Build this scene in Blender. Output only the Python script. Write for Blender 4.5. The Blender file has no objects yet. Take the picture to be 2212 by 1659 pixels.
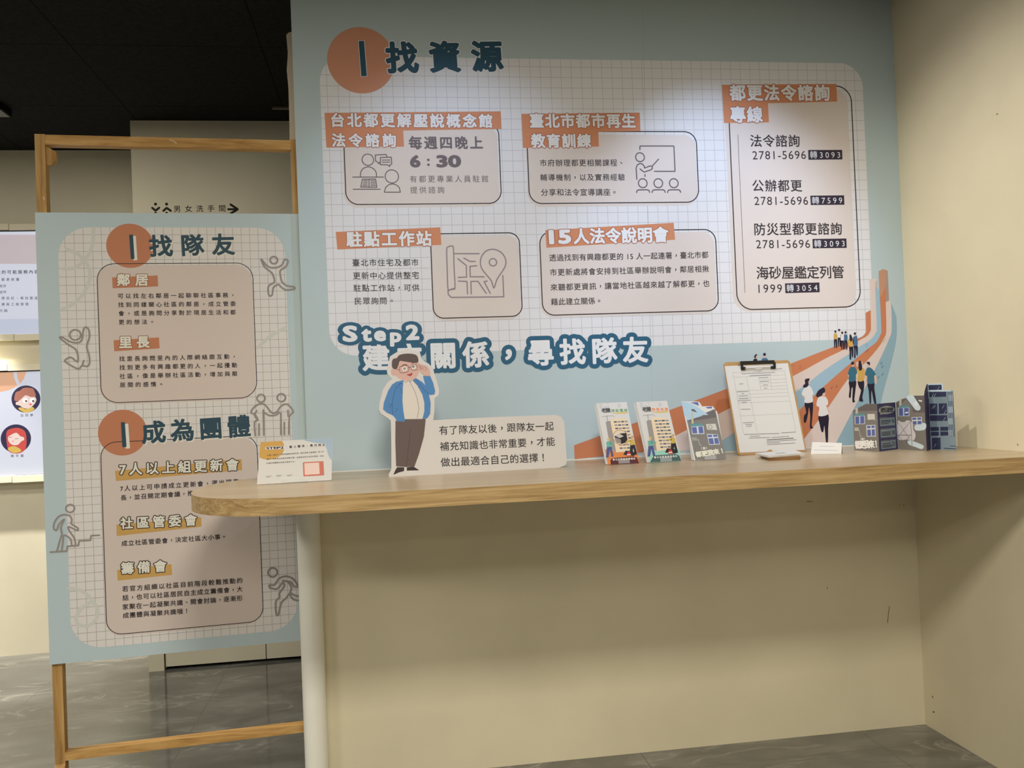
import bpy, math, random
import numpy as np
from mathutils import Vector, Matrix
from mathutils.geometry import tessellate_polygon, delaunay_2d_cdt
random.seed(7)
SC = bpy.context.scene
COL = SC.collection
S = 0.0358                      # metres per printed grid square
FZ = -63.7                      # floor, in grid squares below the print's origin
# ------------------------------------------------------------------ camera, view, world, lights
F = 1909.07; IW, IH = 2212, 1659
def _rot(w):
    t = math.sqrt(sum(c*c for c in w)); k = [c/t for c in w]
    return Matrix.Rotation(t, 3, Vector(k))
RC = _rot((-0.0167845511, -0.141350076, -0.0393581202)) @ Matrix(((1,0,0),(0,0,-1),(0,1,0)))
def XYZ(u, y, v):               # grid squares -> metres
    return Vector((u*S, y*S, (v-FZ)*S))
CAM = XYZ(4.31894513, -82.3774846, -29.2503935)
cd = bpy.data.cameras.new('camera'); cam = bpy.data.objects.new('camera', cd); COL.objects.link(cam)
cd.sensor_fit = 'HORIZONTAL'; cd.sensor_width = 36; cd.lens = F/IW*36
cd.clip_start = 0.05; cd.clip_end = 100
Rw = RC.transposed()
right, down, fwd = Rw.col[0], Rw.col[1], Rw.col[2]
M3 = Matrix((right, -down, -fwd)).transposed()
cam.matrix_world = Matrix.Translation(CAM) @ M3.to_4x4()
SC.camera = cam
SC.view_settings.view_transform = 'Standard'; SC.view_settings.look = 'None'
SC.view_settings.exposure = 0.0; SC.view_settings.gamma = 1.0
SC.view_settings.use_curve_mapping = False
W = bpy.data.worlds.new('room_ambience'); SC.world = W; W.use_nodes = True
W.node_tree.nodes['Background'].inputs[0].default_value = (1.0, 0.95, 0.84, 1)
W.node_tree.nodes['Background'].inputs[1].default_value = 0.055

def spot(name, pos, aim, power, half, blend, size, color):
    l = bpy.data.lights.new(name, 'SPOT'); l.energy = power; l.spot_size = math.radians(half*2)
    l.spot_blend = blend; l.shadow_soft_size = size; l.color = color
    o = bpy.data.objects.new(name, l); COL.objects.link(o)
    o.location = pos; o.rotation_euler = (aim-pos).to_track_quat('-Z', 'Y').to_euler()
    return o
def area(name, pos, sx, sy, power, color, aim=None):
    l = bpy.data.lights.new(name, 'AREA'); l.shape = 'RECTANGLE'; l.size = sx; l.size_y = sy
    l.energy = power; l.color = color
    o = bpy.data.objects.new(name, l); COL.objects.link(o); o.location = pos
    if aim is not None: o.rotation_euler = (aim-pos).to_track_quat('-Z', 'Y').to_euler()
    return o
COOL = (0.68, 0.85, 1.16); WARM = (1.0, 0.945, 0.83); NEUT = (1.0, 0.96, 0.88)
spot('track_spotlight', XYZ(11.5, -24, 9), XYZ(11.5, 0, -16), 15, 34, 0.85, 0.03, COOL)
spot('track_spotlight', XYZ(37, -24, 9), XYZ(37, 0, -19), 37, 32, 0.8, 0.03, COOL)
spot('track_spotlight', XYZ(19, -25, 9), XYZ(57, -12, -25), 54, 33, 0.9, 0.03, NEUT)
area('ceiling_light', XYZ(8, -70, 9), 0.6, 0.4, 62, WARM)
area('ceiling_light', XYZ(-10, -125, 9), 1.2, 0.6, 52, WARM)
area('ceiling_light', XYZ(-75, -105, 9), 1.2, 0.6, 60, WARM)
area('ceiling_light', XYZ(-70, -20, 9), 0.6, 0.4, 36, WARM)
area('ceiling_light', XYZ(30, -190, 9), 2.4, 0.6, 45, WARM)
area('corridor_fill', XYZ(-46, 5, 9), 0.6, 0.3, 25, WARM)  # added fill to brighten the restroom block; no known fitting here
spot('far_wall_spotlight', XYZ(-62, 41, 8.8), XYZ(-57, 55, -70), 440, 24, 0.5, 0.03, NEUT)

# ------------------------------------------------------------------ maths helpers
def ray(px, py):
    d = Rw @ Vector((px-IW/2, py-IH/2, F)); return d.normalized()
class Frame:
    """A plane standing in the room: origin, right, up, and the normal that faces its viewer."""
    def __init__(s, o, u, v):
        s.o = Vector(o); s.u = Vector(u).normalized(); s.v = Vector(v).normalized(); s.n = s.u.cross(s.v).normalized()
    def uv(s, px, py):
        d = ray(px, py); t = (s.o-CAM).dot(s.n)/d.dot(s.n); p = CAM+d*t-s.o
        return Vector((p.dot(s.u), p.dot(s.v)))
    def w(s, a, b, h=0.0): return s.o+s.u*a+s.v*b+s.n*h
    def back(s, h): return Frame(s.o-s.n*h, s.u, s.v)
    def pxs(s, px, py): return (s.uv(px+4, py)-s.uv(px-4, py)).length/8
def Zm(x0, y0, k): return lambda x, y: (x0+x/k, y0+y/k)
def onplane(px, py, z):
    d = ray(px, py); return CAM+d*((z-CAM.z)/d.z)
EPS = 0.00012

# ------------------------------------------------------------------ materials
def lin(c):
    c = c/255.0
    return c/12.92 if c <= 0.04045 else ((c+0.055)/1.055)**2.4
def L3(rgb): return tuple(lin(c) for c in rgb)+(1.0,)
_pm = {}
def pm(rgb, rough=0.55, spec=0.35, metal=0.0):
    k = (rgb, rough, spec, metal)
    if k in _pm: return _pm[k]
    m = bpy.data.materials.new('print_%d_%d_%d' % rgb); m.use_nodes = True
    b = m.node_tree.nodes['Principled BSDF']
    b.inputs['Base Color'].default_value = L3(rgb); b.inputs['Roughness'].default_value = rough
    b.inputs['Specular IOR Level'].default_value = spec; b.inputs['Metallic'].default_value = metal
    _pm[k] = m; return m
def nodes(name):
    m = bpy.data.materials.new(name); m.use_nodes = True; nt = m.node_tree
    return m, nt, nt.nodes['Principled BSDF']
def N(nt, typ, **kw):
    n = nt.nodes.new(typ)
    for k, v in kw.items():
        if k.startswith('i_'): n.inputs[int(k[2:]) if k[2:].isdigit() else k[2:]].default_value = v
        else: setattr(n, k, v)
    return n
def ramp(nt, src, stops):
    r = N(nt, 'ShaderNodeValToRGB'); nt.links.new(src, r.inputs[0]); e = r.color_ramp.elements
    while len(e) < len(stops): e.new(0.5)
    for q, (p, c) in zip(e, stops): q.position = p; q.color = c if len(c) == 4 else L3(c)
    return r.outputs[0]
def coords(nt, scale):
    t = N(nt, 'ShaderNodeTexCoord'); mp = N(nt, 'ShaderNodeMapping'); mp.inputs['Scale'].default_value = scale
    nt.links.new(t.outputs['Object'], mp.inputs[0]); return mp.outputs[0]
def wood(name, scale, c1, c2, c3, rough, spec=0.5, contrast=1.0):
    m, nt, b = nodes(name)
    v = coords(nt, scale)
    n1 = N(nt, 'ShaderNodeTexNoise'); n1.inputs['Scale'].default_value = 1.0; n1.inputs['Detail'].default_value = 8
    n1.inputs['Roughness'].default_value = 0.65; n1.inputs['Distortion'].default_value = 0.6
    nt.links.new(v, n1.inputs['Vector'])
    c = ramp(nt, n1.outputs[0], [(0.5-0.22/contrast, c1), (0.5, c2), (0.5+0.2/contrast, c3)])
    nt.links.new(c, b.inputs['Base Color'])
    b.inputs['Roughness'].default_value = rough; b.inputs['Specular IOR Level'].default_value = spec
    bp = N(nt, 'ShaderNodeBump'); bp.inputs['Strength'].default_value = 0.06; bp.inputs['Distance'].default_value = 0.002
    nt.links.new(n1.outputs[0], bp.inputs['Height']); nt.links.new(bp.outputs[0], b.inputs['Normal'])
    return m
OAK_TOP = wood('light_oak_laminate', (2.0, 40, 40), (176,154,124), (192,170,138), (204,184,152), 0.30)
OAK_EDGE = wood('oak_edge_band', (4.0, 60, 110), (128,99,60), (174,144,97), (200,171,123), 0.45)
PINE_V = wood('plywood_upright', (46, 46, 3), (142,106,58), (186,146,88), (208,174,118), 0.6, 0.3)
PINE_H = wood('plywood_rail', (3, 46, 46), (150,108,56), (194,150,88), (214,176,116), 0.6, 0.3)
CLIPWOOD = wood('fibreboard', (30, 30, 30), (176,134,86), (184,144,94), (192,152,102), 0.55, 0.3)
BLOCKWOOD = wood('brown_block', (6, 40, 40), (112,78,44), (134,96,58), (150,112,70), 0.55, 0.3)
def paint(name, rgb, rough=0.7, amt=0.03):
    m, nt, b = nodes(name)
    n1 = N(nt, 'ShaderNodeTexNoise'); n1.inputs['Scale'].default_value = 1.0; n1.inputs['Detail'].default_value = 5
    nt.links.new(coords(nt, (2.2, 2.2, 2.2)), n1.inputs['Vector'])
    a = tuple(max(0, int(c*(1-amt))) for c in rgb); z = tuple(min(255, int(c*(1+amt))) for c in rgb)
    nt.links.new(ramp(nt, n1.outputs[0], [(0.3, a), (0.7, z)]), b.inputs['Base Color'])
    n2 = N(nt, 'ShaderNodeTexNoise'); n2.inputs['Scale'].default_value = 160; n2.inputs['Detail'].default_value = 2
    nt.links.new(coords(nt, (1, 1, 1)), n2.inputs['Vector'])
    bp = N(nt, 'ShaderNodeBump'); bp.inputs['Strength'].default_value = 0.05; bp.inputs['Distance'].default_value = 0.001
    nt.links.new(n2.outputs[0], bp.inputs['Height']); nt.links.new(bp.outputs[0], b.inputs['Normal'])
    b.inputs['Roughness'].default_value = rough; b.inputs['Specular IOR Level'].default_value = 0.25
    return m
CREAM = paint('cream_wall_paint', (226, 216, 187))
GREYWALL = paint('far_wall_paint', (222, 214, 190))
PVC = paint('white_pipe', (240, 238, 226), 0.5, 0.015)
GAP_SHADE = pm((24, 23, 22), 0.8, 0.2)
def seams(nt, comp, x0, pitch, half):
    """1 on thin lines every `pitch` metres along one axis"""
    t = N(nt, 'ShaderNodeTexCoord'); sp = N(nt, 'ShaderNodeSeparateXYZ'); nt.links.new(t.outputs['Object'], sp.inputs[0])
    a = N(nt, 'ShaderNodeMath', operation='SUBTRACT'); nt.links.new(sp.outputs[comp], a.inputs[0]); a.inputs[1].default_value = x0
    p = N(nt, 'ShaderNodeMath', operation='PINGPONG'); nt.links.new(a.outputs[0], p.inputs[0]); p.inputs[1].default_value = pitch/2
    # pingpong is 0 on every multiple of the pitch
    c = N(nt, 'ShaderNodeMath', operation='LESS_THAN'); nt.links.new(p.outputs[0], c.inputs[0]); c.inputs[1].default_value = half
    return c.outputs[0]
def tiles(name, xs, ys, half, seam_rgb, base):
    m, nt, b = nodes(name)
    mx = N(nt, 'ShaderNodeMath', operation='MAXIMUM')
    nt.links.new(seams(nt, 0, xs[0]*S, xs[1]*S, half), mx.inputs[0]); nt.links.new(seams(nt, 1, ys[0]*S, ys[1]*S, half), mx.inputs[1])
    mix = N(nt, 'ShaderNodeMix', data_type='RGBA')
    nt.links.new(mx.outputs[0], mix.inputs['Factor']); nt.links.new(base(nt), mix.inputs['A']); mix.inputs['B'].default_value = L3(seam_rgb)
    nt.links.new(mix.outputs['Result'], b.inputs['Base Color'])
    return m, nt, b
def marble(nt):
    v = coords(nt, (0.9, 2.1, 1))
    d = N(nt, 'ShaderNodeTexNoise'); d.inputs['Scale'].default_value = 1.6; d.inputs['Detail'].default_value = 9; d.inputs['Distortion'].default_value = 1.4
    nt.links.new(v, d.inputs['Vector'])
    base = ramp(nt, d.outputs[0], [(0.3, (70,70,68)), (0.5, (93,93,90)), (0.72, (120,120,116))])
    w = N(nt, 'ShaderNodeTexNoise'); w.inputs['Scale'].default_value = 2.3; w.inputs['Detail'].default_value = 7; w.inputs['Distortion'].default_value = 2.2
    nt.links.new(v, w.inputs['Vector'])
    a = N(nt, 'ShaderNodeMath', operation='SUBTRACT'); nt.links.new(w.outputs[0], a.inputs[0]); a.inputs[1].default_value = 0.5
    ab = N(nt, 'ShaderNodeMath', operation='ABSOLUTE'); nt.links.new(a.outputs[0], ab.inputs[0])
    vein = ramp(nt, ab.outputs[0], [(0.0, (215,215,215)), (0.035, (110,110,110)), (0.11, (0,0,0))])
    mk = N(nt, 'ShaderNodeTexNoise'); mk.inputs['Scale'].default_value = 3.1; nt.links.new(v, mk.inputs['Vector'])
    mr = ramp(nt, mk.outputs[0], [(0.48, (0,0,0)), (0.6, (225,225,225))])
    mu = N(nt, 'ShaderNodeMix', data_type='RGBA', blend_type='MULTIPLY'); mu.inputs['Factor'].default_value = 1.0
    nt.links.new(vein, mu.inputs['A']); nt.links.new(mr, mu.inputs['B'])
    mix = N(nt, 'ShaderNodeMix', data_type='RGBA'); nt.links.new(mu.outputs['Result'], mix.inputs['Factor'])
    nt.links.new(base, mix.inputs['A']); mix.inputs['B'].default_value = L3((172,169,161))
    return mix.outputs['Result']
FLOOR, _nt, _b = tiles('grey_marble_tiles', (27.0, 22.37), (-4.4, 25.05), 0.0014, (70,66,58), marble)
_b.inputs['Roughness'].default_value = 0.10; _b.inputs['IOR'].default_value = 1.95
def blackboard(nt):
    n = N(nt, 'ShaderNodeTexNoise'); n.inputs['Scale'].default_value = 1.0; n.inputs['Detail'].default_value = 3
    nt.links.new(coords(nt, (60, 60, 60)), n.inputs['Vector'])
    return ramp(nt, n.outputs[0], [(0.35, (27,27,26)), (0.7, (36,36,34))])
CEIL, _nt, _b = tiles('black_ceiling_boards', (-27.2, 19.6), (15.3, 19.6), 0.003, (10,10,10), blackboard)
_b.inputs['Roughness'].default_value = 0.95; _b.inputs['Specular IOR Level'].default_value = 0.1
def glow(name, rgb, k):
    m, nt, b = nodes(name)
    b.inputs['Base Color'].default_value = tuple(c*0.15 for c in L3(rgb)[:3])+(1,); b.inputs['Emission Color'].default_value = L3(rgb)
    b.inputs['Emission Strength'].default_value = k; b.inputs['Roughness'].default_value = 0.4; return m
def clear(name='clear_acrylic'):
    m, nt, b = nodes(name)
    b.inputs['Base Color'].default_value = (0.95, 0.97, 0.97, 1); b.inputs['Roughness'].default_value = 0.04
    b.inputs['Alpha'].default_value = 0.16; return m
ACRYL = clear()
CHROME = pm((196, 190, 180), 0.22, 0.5, 1.0)

# ------------------------------------------------------------------ mesh builder
def union2d(polys, k):
    """One non-overlapping triangulation of many overlapping flat convex polygons"""
    V = []; Fc = []
    for p in polys: Fc.append(list(range(len(V), len(V)+len(p)))); V += [Vector((q[0]*k, q[1]*k)) for q in p]
    r = delaunay_2d_cdt(V, [], Fc, 0, 1e-5)
    P = np.array([(q.x, q.y) for q in r[0]]); T = np.array([list(x) for x in r[2]])
    C = P[T].mean(1); keep = np.zeros(len(T), bool); n = max(len(p) for p in polys)
    Q = np.array([[(q[0]*k, q[1]*k) for q in list(p)+[p[-1]]*(n-len(p))] for p in polys])       # every polygon, counter-clockwise
    for i in range(0, len(C), 400):
        c = C[i:i+400, None, :]; ins = np.ones((c.shape[0], len(Q)), bool)
        for j in range(n):
            A = Q[:, j]; D = Q[:, (j+1) % n]-A
            ins &= (D[None, :, 0]*(c[..., 1]-A[None, :, 1])-D[None, :, 1]*(c[..., 0]-A[None, :, 0])) >= -1e-9
        keep[i:i+400] = ins.any(1)
    return [(x/k, y/k) for x, y in P], T[keep].tolist()
class MB:
    def __init__(s): s.v = []; s.f = []; s.mi = []; s.mats = []; s.k = 0
    def slot(s, m):
        if m not in s.mats: s.mats.append(m)
        return s.mats.index(m)
    def add(s, pts, faces, m):
        k = len(s.v); s.v += [tuple(p) for p in pts]; i = s.slot(m)
        for f in faces: s.f.append([k+a for a in f]); s.mi.append(i)
    def poly(s, fr, uv, lay, m):
        t = tessellate_polygon([[Vector((p[0], p[1], 0)) for p in uv]])
        s.add([fr.w(p[0], p[1], lay*EPS) for p in uv], [list(x) for x in t], m)
    def ppoly(s, fr, pxs, lay, m): s.poly(fr, [fr.uv(*p) for p in pxs], lay, m)
    def prism(s, fr, uv, h0, h1, m, side=None):
        n = len(uv); t = tessellate_polygon([[Vector((p[0], p[1], 0)) for p in uv]])
        lo = [fr.w(p[0], p[1], h0) for p in uv]; hi = [fr.w(p[0], p[1], h1) for p in uv]
        s.add(lo+hi, [list(x) for x in t]+[[a+n for a in x] for x in t], m)
        s.add(lo+hi, [[i, (i+1) % n, (i+1) % n+n, i+n] for i in range(n)], side or m)
    def pprism(s, fr, pxs, h0, h1, m, side=None): s.prism(fr, [fr.uv(*p) for p in pxs], h0, h1, m, side)
    def box(s, a, b, m):
        x0, y0, z0 = a; x1, y1, z1 = b
        s.add([(x0,y0,z0),(x1,y0,z0),(x1,y1,z0),(x0,y1,z0),(x0,y0,z1),(x1,y0,z1),(x1,y1,z1),(x0,y1,z1)],
              [[0,3,2,1],[4,5,6,7],[0,1,5,4],[1,2,6,5],[2,3,7,6],[3,0,4,7]], m)
    def gbox(s, a, b, m): s.box(XYZ(*a), XYZ(*b), m)          # grid-square corners (u, y, v)
    def disc(s, fr, c, r, lay, m, n=48):
        s.poly(fr, [(c[0]+r*math.cos(2*math.pi*i/n), c[1]+r*math.sin(2*math.pi*i/n)) for i in range(n)], lay, m)
    def pdisc(s, fr, px, py, r, lay, m, n=40): s.disc(fr, fr.uv(px, py), r*fr.pxs(px, py), lay, m, n)
    def stroke(s, fr, uv, w, lay, m, closed=False, joints=8):
        r = w/2; q = list(uv)+([uv[0]] if closed else []); polys = []; s.k += 1; lay += 0.09*(s.k % 8)   # crossing lines never share a plane
        for a, b in zip(q, q[1:]):
            d = Vector((b[0]-a[0], b[1]-a[1])); l = d.length
            if l < 1e-9: continue
            o = Vector((-d.y, d.x))/l*r; a = Vector(a); b = Vector(b)
            polys.append([a+o, a-o, b-o, b+o])
        if joints:
            cs = [Vector((r*math.cos(2*math.pi*i/joints), r*math.sin(2*math.pi*i/joints))) for i in range(joints)]
            for a in uv: polys.append([Vector((a[0], a[1]))+c for c in cs])
        if len(polys) > 1: v, f = union2d(polys, 1/w)
        else: v, f = [tuple(p) for p in polys[0]], [[0, 1, 2, 3]]
        s.add([fr.w(p[0], p[1], lay*EPS) for p in v], f, m)
    def pstroke(s, fr, pxs, w, lay, m, closed=False, joints=8):
        s.stroke(fr, [fr.uv(*p) for p in pxs], w*fr.pxs(*pxs[0]), lay, m, closed, joints)
    def pring(s, fr, px, py, r, w, lay, m, n=40):
        c = fr.uv(px, py); k = fr.pxs(px, py)
        s.stroke(fr, [(c[0]+r*k*math.cos(2*math.pi*i/n), c[1]+r*k*math.sin(2*math.pi*i/n)) for i in range(n)], w*k, lay, m, True, 0)
    def build(s, name, parent=None, smooth=False):
        me = bpy.data.meshes.new(name); o = bpy.data.objects.new(name, me); COL.objects.link(o)
        off = Vector((0, 0, 0)); q = parent
        while q is not None: off += q.location; q = q.parent
        me.from_pydata([(a[0]-off.x, a[1]-off.y, a[2]-off.z) for a in s.v], [], s.f)
        for m in s.mats: me.materials.append(m)
        me.polygons.foreach_set('material_index', s.mi)
        if smooth: me.polygons.foreach_set('use_smooth', [True]*len(s.f))
        me.update()
        if parent is not None: o.parent = parent
        return o
def rrect(a, b, r, seg=10):
    (x0, y0), (x1, y1) = a, b
    if x0 > x1: x0, x1 = x1, x0
    if y0 > y1: y0, y1 = y1, y0
    P = []
    for cx, cy, a0 in ((x1-r, y1-r, 0), (x0+r, y1-r, 90), (x0+r, y0+r, 180), (x1-r, y0+r, 270)):
        for i in range(seg+1):
            t = math.radians(a0+90*i/seg); P.append((cx+r*math.cos(t), cy+r*math.sin(t)))
    return P
def tag(o, label, cat, group=None):
    o['label'] = label; o['category'] = cat
    if group: o['group'] = group
    return o
def thing(name, label, cat, loc, group=None):
    o = bpy.data.objects.new(name, None); COL.objects.link(o); o.location = loc; o.empty_display_size = 0.05
    return tag(o, label, cat, group)
def struct(mb, name):
    o = mb.build(name); o['kind'] = 'structure'; return o
def smooth(pts, n=4, closed=False):
    """Catmull-Rom through traced points"""
    P = [Vector(p) for p in pts]; out = []; m = len(P)
    for i in range(m if closed else m-1):
        if closed: a, b, c, d = P[(i-1) % m], P[i], P[(i+1) % m], P[(i+2) % m]
        else: a, b, c, d = P[max(i-1, 0)], P[i], P[i+1], P[min(i+2, m-1)]
        for j in range(n):
            t = j/n
            out.append(0.5*((2*b)+(c-a)*t+(2*a-5*b+4*c-d)*t*t+(3*b-a-3*c+d)*t**3))
    if not closed: out.append(P[-1])
    return [tuple(p) for p in out]

# ------------------------------------------------------------------ lettering
_tc = bpy.data.curves.new('lettering_source', 'FONT'); _to = bpy.data.objects.new('lettering_source', _tc); COL.objects.link(_to)
_tc.resolution_u = 3
def _mesh(txt):
    _tc.body = txt; dg = bpy.context.evaluated_depsgraph_get(); dg.update()
    ev = _to.evaluated_get(dg); me = ev.to_mesh()
    v = [(p.co.x, p.co.y) for p in me.vertices]; f = [list(p.vertices) for p in me.polygons]
    ev.to_mesh_clear(); return v, f
_gl = {}; _hh = None
def glyph(ch):
    global _hh
    if ch in _gl: return _gl[ch]
    v, f = _mesh(ch)
    if ord(ch) > 0x2E7F: adv = 1.0
    else:
        if _hh is None: _hh = max(p[0] for p in _mesh('HH')[0])
        adv = max(p[0] for p in _mesh('H'+ch+'H')[0])-_hh
    if ch in '，、。！：' and v:
        cx = (min(p[0] for p in v)+max(p[0] for p in v))/2
        dy = 0.27 if ch in '，。、' else 0.0
        v = [(p[0]-cx+0.5, p[1]+dy) for p in v]
    cnt = {}
    for p in f:
        for a, b in zip(p, p[1:]+p[:1]):
            k = (min(a, b), max(a, b)); cnt[k] = cnt.get(k, 0)+1
    _gl[ch] = (v, f, [k for k, c in cnt.items() if c == 1], adv); return _gl[ch]
_fat = {}
def fat(ch, r):
    """glyph swollen by r em"""
    g = glyph(ch)
    if r <= 0: return g[0], g[1]
    k = (ch, round(r, 3))
    if k not in _fat:
        jn = 6 if r < 0.03 else 8 if r < 0.08 else 12
        P = [Vector(p) for p in g[0]]; polys = [[P[i] for i in f] for f in g[1]]
        for a, b in g[2]:
            e = P[b]-P[a]; l = e.length
            if l < 1e-6: continue
            o = Vector((-e.y, e.x))/l*r; polys.append([P[a]+o, P[a]-o, P[b]-o, P[b]+o])
        cs = [Vector((math.cos(2*math.pi*i/jn)*r, math.sin(2*math.pi*i/jn)*r)) for i in range(jn)]
        if r >= 0.018:                                   # a slight swell needs no rounded joints
            for q in P: polys.append([q+c for c in cs])
        _fat[k] = union2d(polys, 1.0)
    return _fat[k]
CJK_H, LAT_H = 0.915, 0.69
def text(mb, fr, txt, Lp, Rp, h, lay, m, bold=0.0, out=None, fit=False, desc=False):
    """Lay `txt` in plane `fr` along the line from Lp to Rp (ends of the ink, mid-height), ink height h."""
    A = fr.uv(*Lp); B = fr.uv(*Rp); d = (B-A); wid = d.length; d = d/wid; up = Vector((-d.y, d.x))
    mid = ((Lp[0]+Rp[0])/2, (Lp[1]+Rp[1])/2)
    hh = h*fr.pxs(*mid)
    cj = any(ord(c) > 0x2E7F for c in txt)
    H0, C0 = (CJK_H, 0.3825) if cj else {0: (LAT_H, 0.345), 2: (0.53, 0.258), 3: (0.73, 0.165)}[int(desc)]
    em = hh/(H0+2*bold)
    G = [glyph(c) for c in txt]
    x = 0.0; X = []
    for g in G: X.append(x); x += g[3]
    lo = X[0]+min(p[0] for p in G[0][0])-bold; hi = X[-1]+max(p[0] for p in G[-1][0])+bold
    if fit or len(G) == 1: sx = wid/(hi-lo); ls = 0.0
    else: sx = em; ls = (wid/em-(hi-lo))/(len(G)-1)
    def pt(i, q):
        a = (X[i]+ls*i+q[0]-lo)*sx; b = (q[1]-C0)*em
        r = A+d*a+up*b; return r
    if out:
        om, orad = out; rad = orad*fr.pxs(*mid)/em+bold
        for i, g in enumerate(G):
            if g[0]: v, f = fat(txt[i], rad); mb.add([fr.w(*pt(i, q), (lay+0.12*(i % 3))*EPS) for q in v], f, om)
        lay += 1
    for i, g in enumerate(G):
        if g[0]: v, f = fat(txt[i], bold); mb.add([fr.w(*pt(i, q), (lay+0.1*(i % 2))*EPS) for q in v], f, m)

# ================================================================== the room
b = MB(); b.gbox((-160, -230, FZ-3), (62, 66, FZ), FLOOR); struct(b, 'floor')
CE = 9.55
b = MB(); b.gbox((-160, -230, CE), (62, 66, CE+3), CEIL); struct(b, 'ceiling')
b = MB(); b.gbox((-3, 0, FZ), (56.4, 6, CE), CREAM)
SCUFF = pm((96, 82, 52), 0.8, 0.1)
M = Frame(XYZ(0, 0, 0), (1, 0, 0), (0, 0, 1))            # the printed face of the back wall
for q in ([(1743,1083.5),(1755,1083)], [(1943,1091),(1944,1091)], [(1951.5,1091),(1953,1090.5)], [(2012,1096.5),(2017,1097)], [(2025,1099),(2041,1102)], [(1787,1268),(1787,1272)], [(1921,1310),(1917,1345)]):
    b.pstroke(M, q, 1.2, 0.6, SCUFF)
struct(b, 'wall_back')
b = MB(); b.gbox((56.4, -230, FZ), (62, 6, CE), CREAM)
RW = Frame(XYZ(56.4, 0, 0), (0, -1, 0), (0, 0, 1))
for q in ([(2014,1504),(2015.5,1507)], [(2015.5,1538),(2018,1538)], [(2198,959),(2199,962)], [(2153,247),(2155,246)]): b.pstroke(RW, q, 1.6, 0.6, SCUFF)
struct(b, 'wall_right')
# torn board edge sticking out behind the print's left edge
TE = Frame(XYZ(0, 5.2, 0), (1, 0, 0), (0, 0, 1)); z = Zm(580, 40, 3.608)
b = MB(); left = [TE.uv(*z(x, y)) for x, y in ((178,104),(160,108),(146,118),(138,130),(142,170),(150,260),(149,300),(142,400),(146,440),(155,540),(157,600),(160,700),(163,820),(165,940))]
pts = [(-3.02*S, left[0][1])]+[(p[0], p[1]) for p in left]+[(left[-1][0], FZ*S), (-3.02*S, FZ*S)]
b.prism(TE, pts, -0.01, 0, pm((206, 196, 180), 0.8, 0.1)); struct(b, 'trim_1')
# restroom block with flush doors, and the far wall
b = MB()
DT, JB = -10.0, -26.15
b.gbox((-28.1, 40.7, FZ), (JB, 62, CE), GREYWALL); b.gbox((JB, 40.7, DT), (30, 62, CE), GREYWALL)
b.gbox((JB, 42.6, FZ), (30, 62, DT), GAP_SHADE)  # near-black block behind the doors, shade of their gaps put into its colour
struct(b, 'wall_left')
for i in range(3):
    b = MB(); b.gbox((JB+0.12+13.05*i, 41.0, FZ+0.42), (JB+13.05*(i+1), 42.4, DT-0.12), GREYWALL); struct(b, 'door_%d' % (i+1))
b = MB(); b.gbox((-160, 54.8, FZ), (-28.2, 60, CE), GREYWALL); struct(b, 'wall_far')

# ceiling details over the corridor
o = thing('ceiling_light_fitting', 'black box light fitting under the dark ceiling with a grey underside', 'light', XYZ(-43, 35.5, CE))
b = MB(); b.gbox((-46, 33.6, CE-0.9), (-41.2, 36.6, CE-0.02), pm((12,12,12),0.8,0.1)); b.build('housing', o)
b = MB(); b.gbox((-45.8, 33.8, CE-1.0), (-41.4, 36.4, CE-0.9), pm((120,116,112),0.6,0.3)); b.build('diffuser', o)
b = MB(); b.gbox((-8.9, 34.7, CE-0.28), (-2, 35.1, CE-0.02), pm((126,118,104),0.5,0.4))
tag(b.build('ceiling_rail'), 'thin grey metal rail on the black ceiling beside the mural wall', 'rail')

# restroom sign on the block
RS = Frame(XYZ(0, 40.7, 0), (1, 0, 0), (0, 0, 1)); z = Zm(0, 0, 3.318); INK = pm((34, 30, 26), 0.6, 0.2)
o = thing('restroom_sign', 'black restroom direction lettering with arrow on the beige wall above the sign board', 'sign', RS.w(*RS.uv(420, 450)))
for nm, px, vy in (('man_pictogram', 1115, ((1090,1489),(1115,1510),(1142,1488))), ('woman_pictogram', 1194, ((1170,1512),(1195,1490),(1225,1512)))):
    b = MB(); b.pdisc(RS, *z(px, 1463), 3.3, 1, INK, 20); b.pstroke(RS, [z(*q) for q in vy], 5, 1, INK, joints=4)
    b.pdisc(RS, *z(px, 1527), 3, 1, INK, 20); b.build(nm, o)
b = MB(); text(b, RS, '男女洗手間', z(1245,1497), z(1615,1492), 50/3.318, 1, INK, 0.008); b.build('lettering', o)
b = MB(); b.pstroke(RS, [z(1630,1500), z(1700,1500)], 4.5, 1, INK, joints=0); b.pstroke(RS, [z(1652,1465), z(1704,1500), z(1652,1531)], 5, 1, INK, joints=4); b.build('arrow', o)

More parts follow.
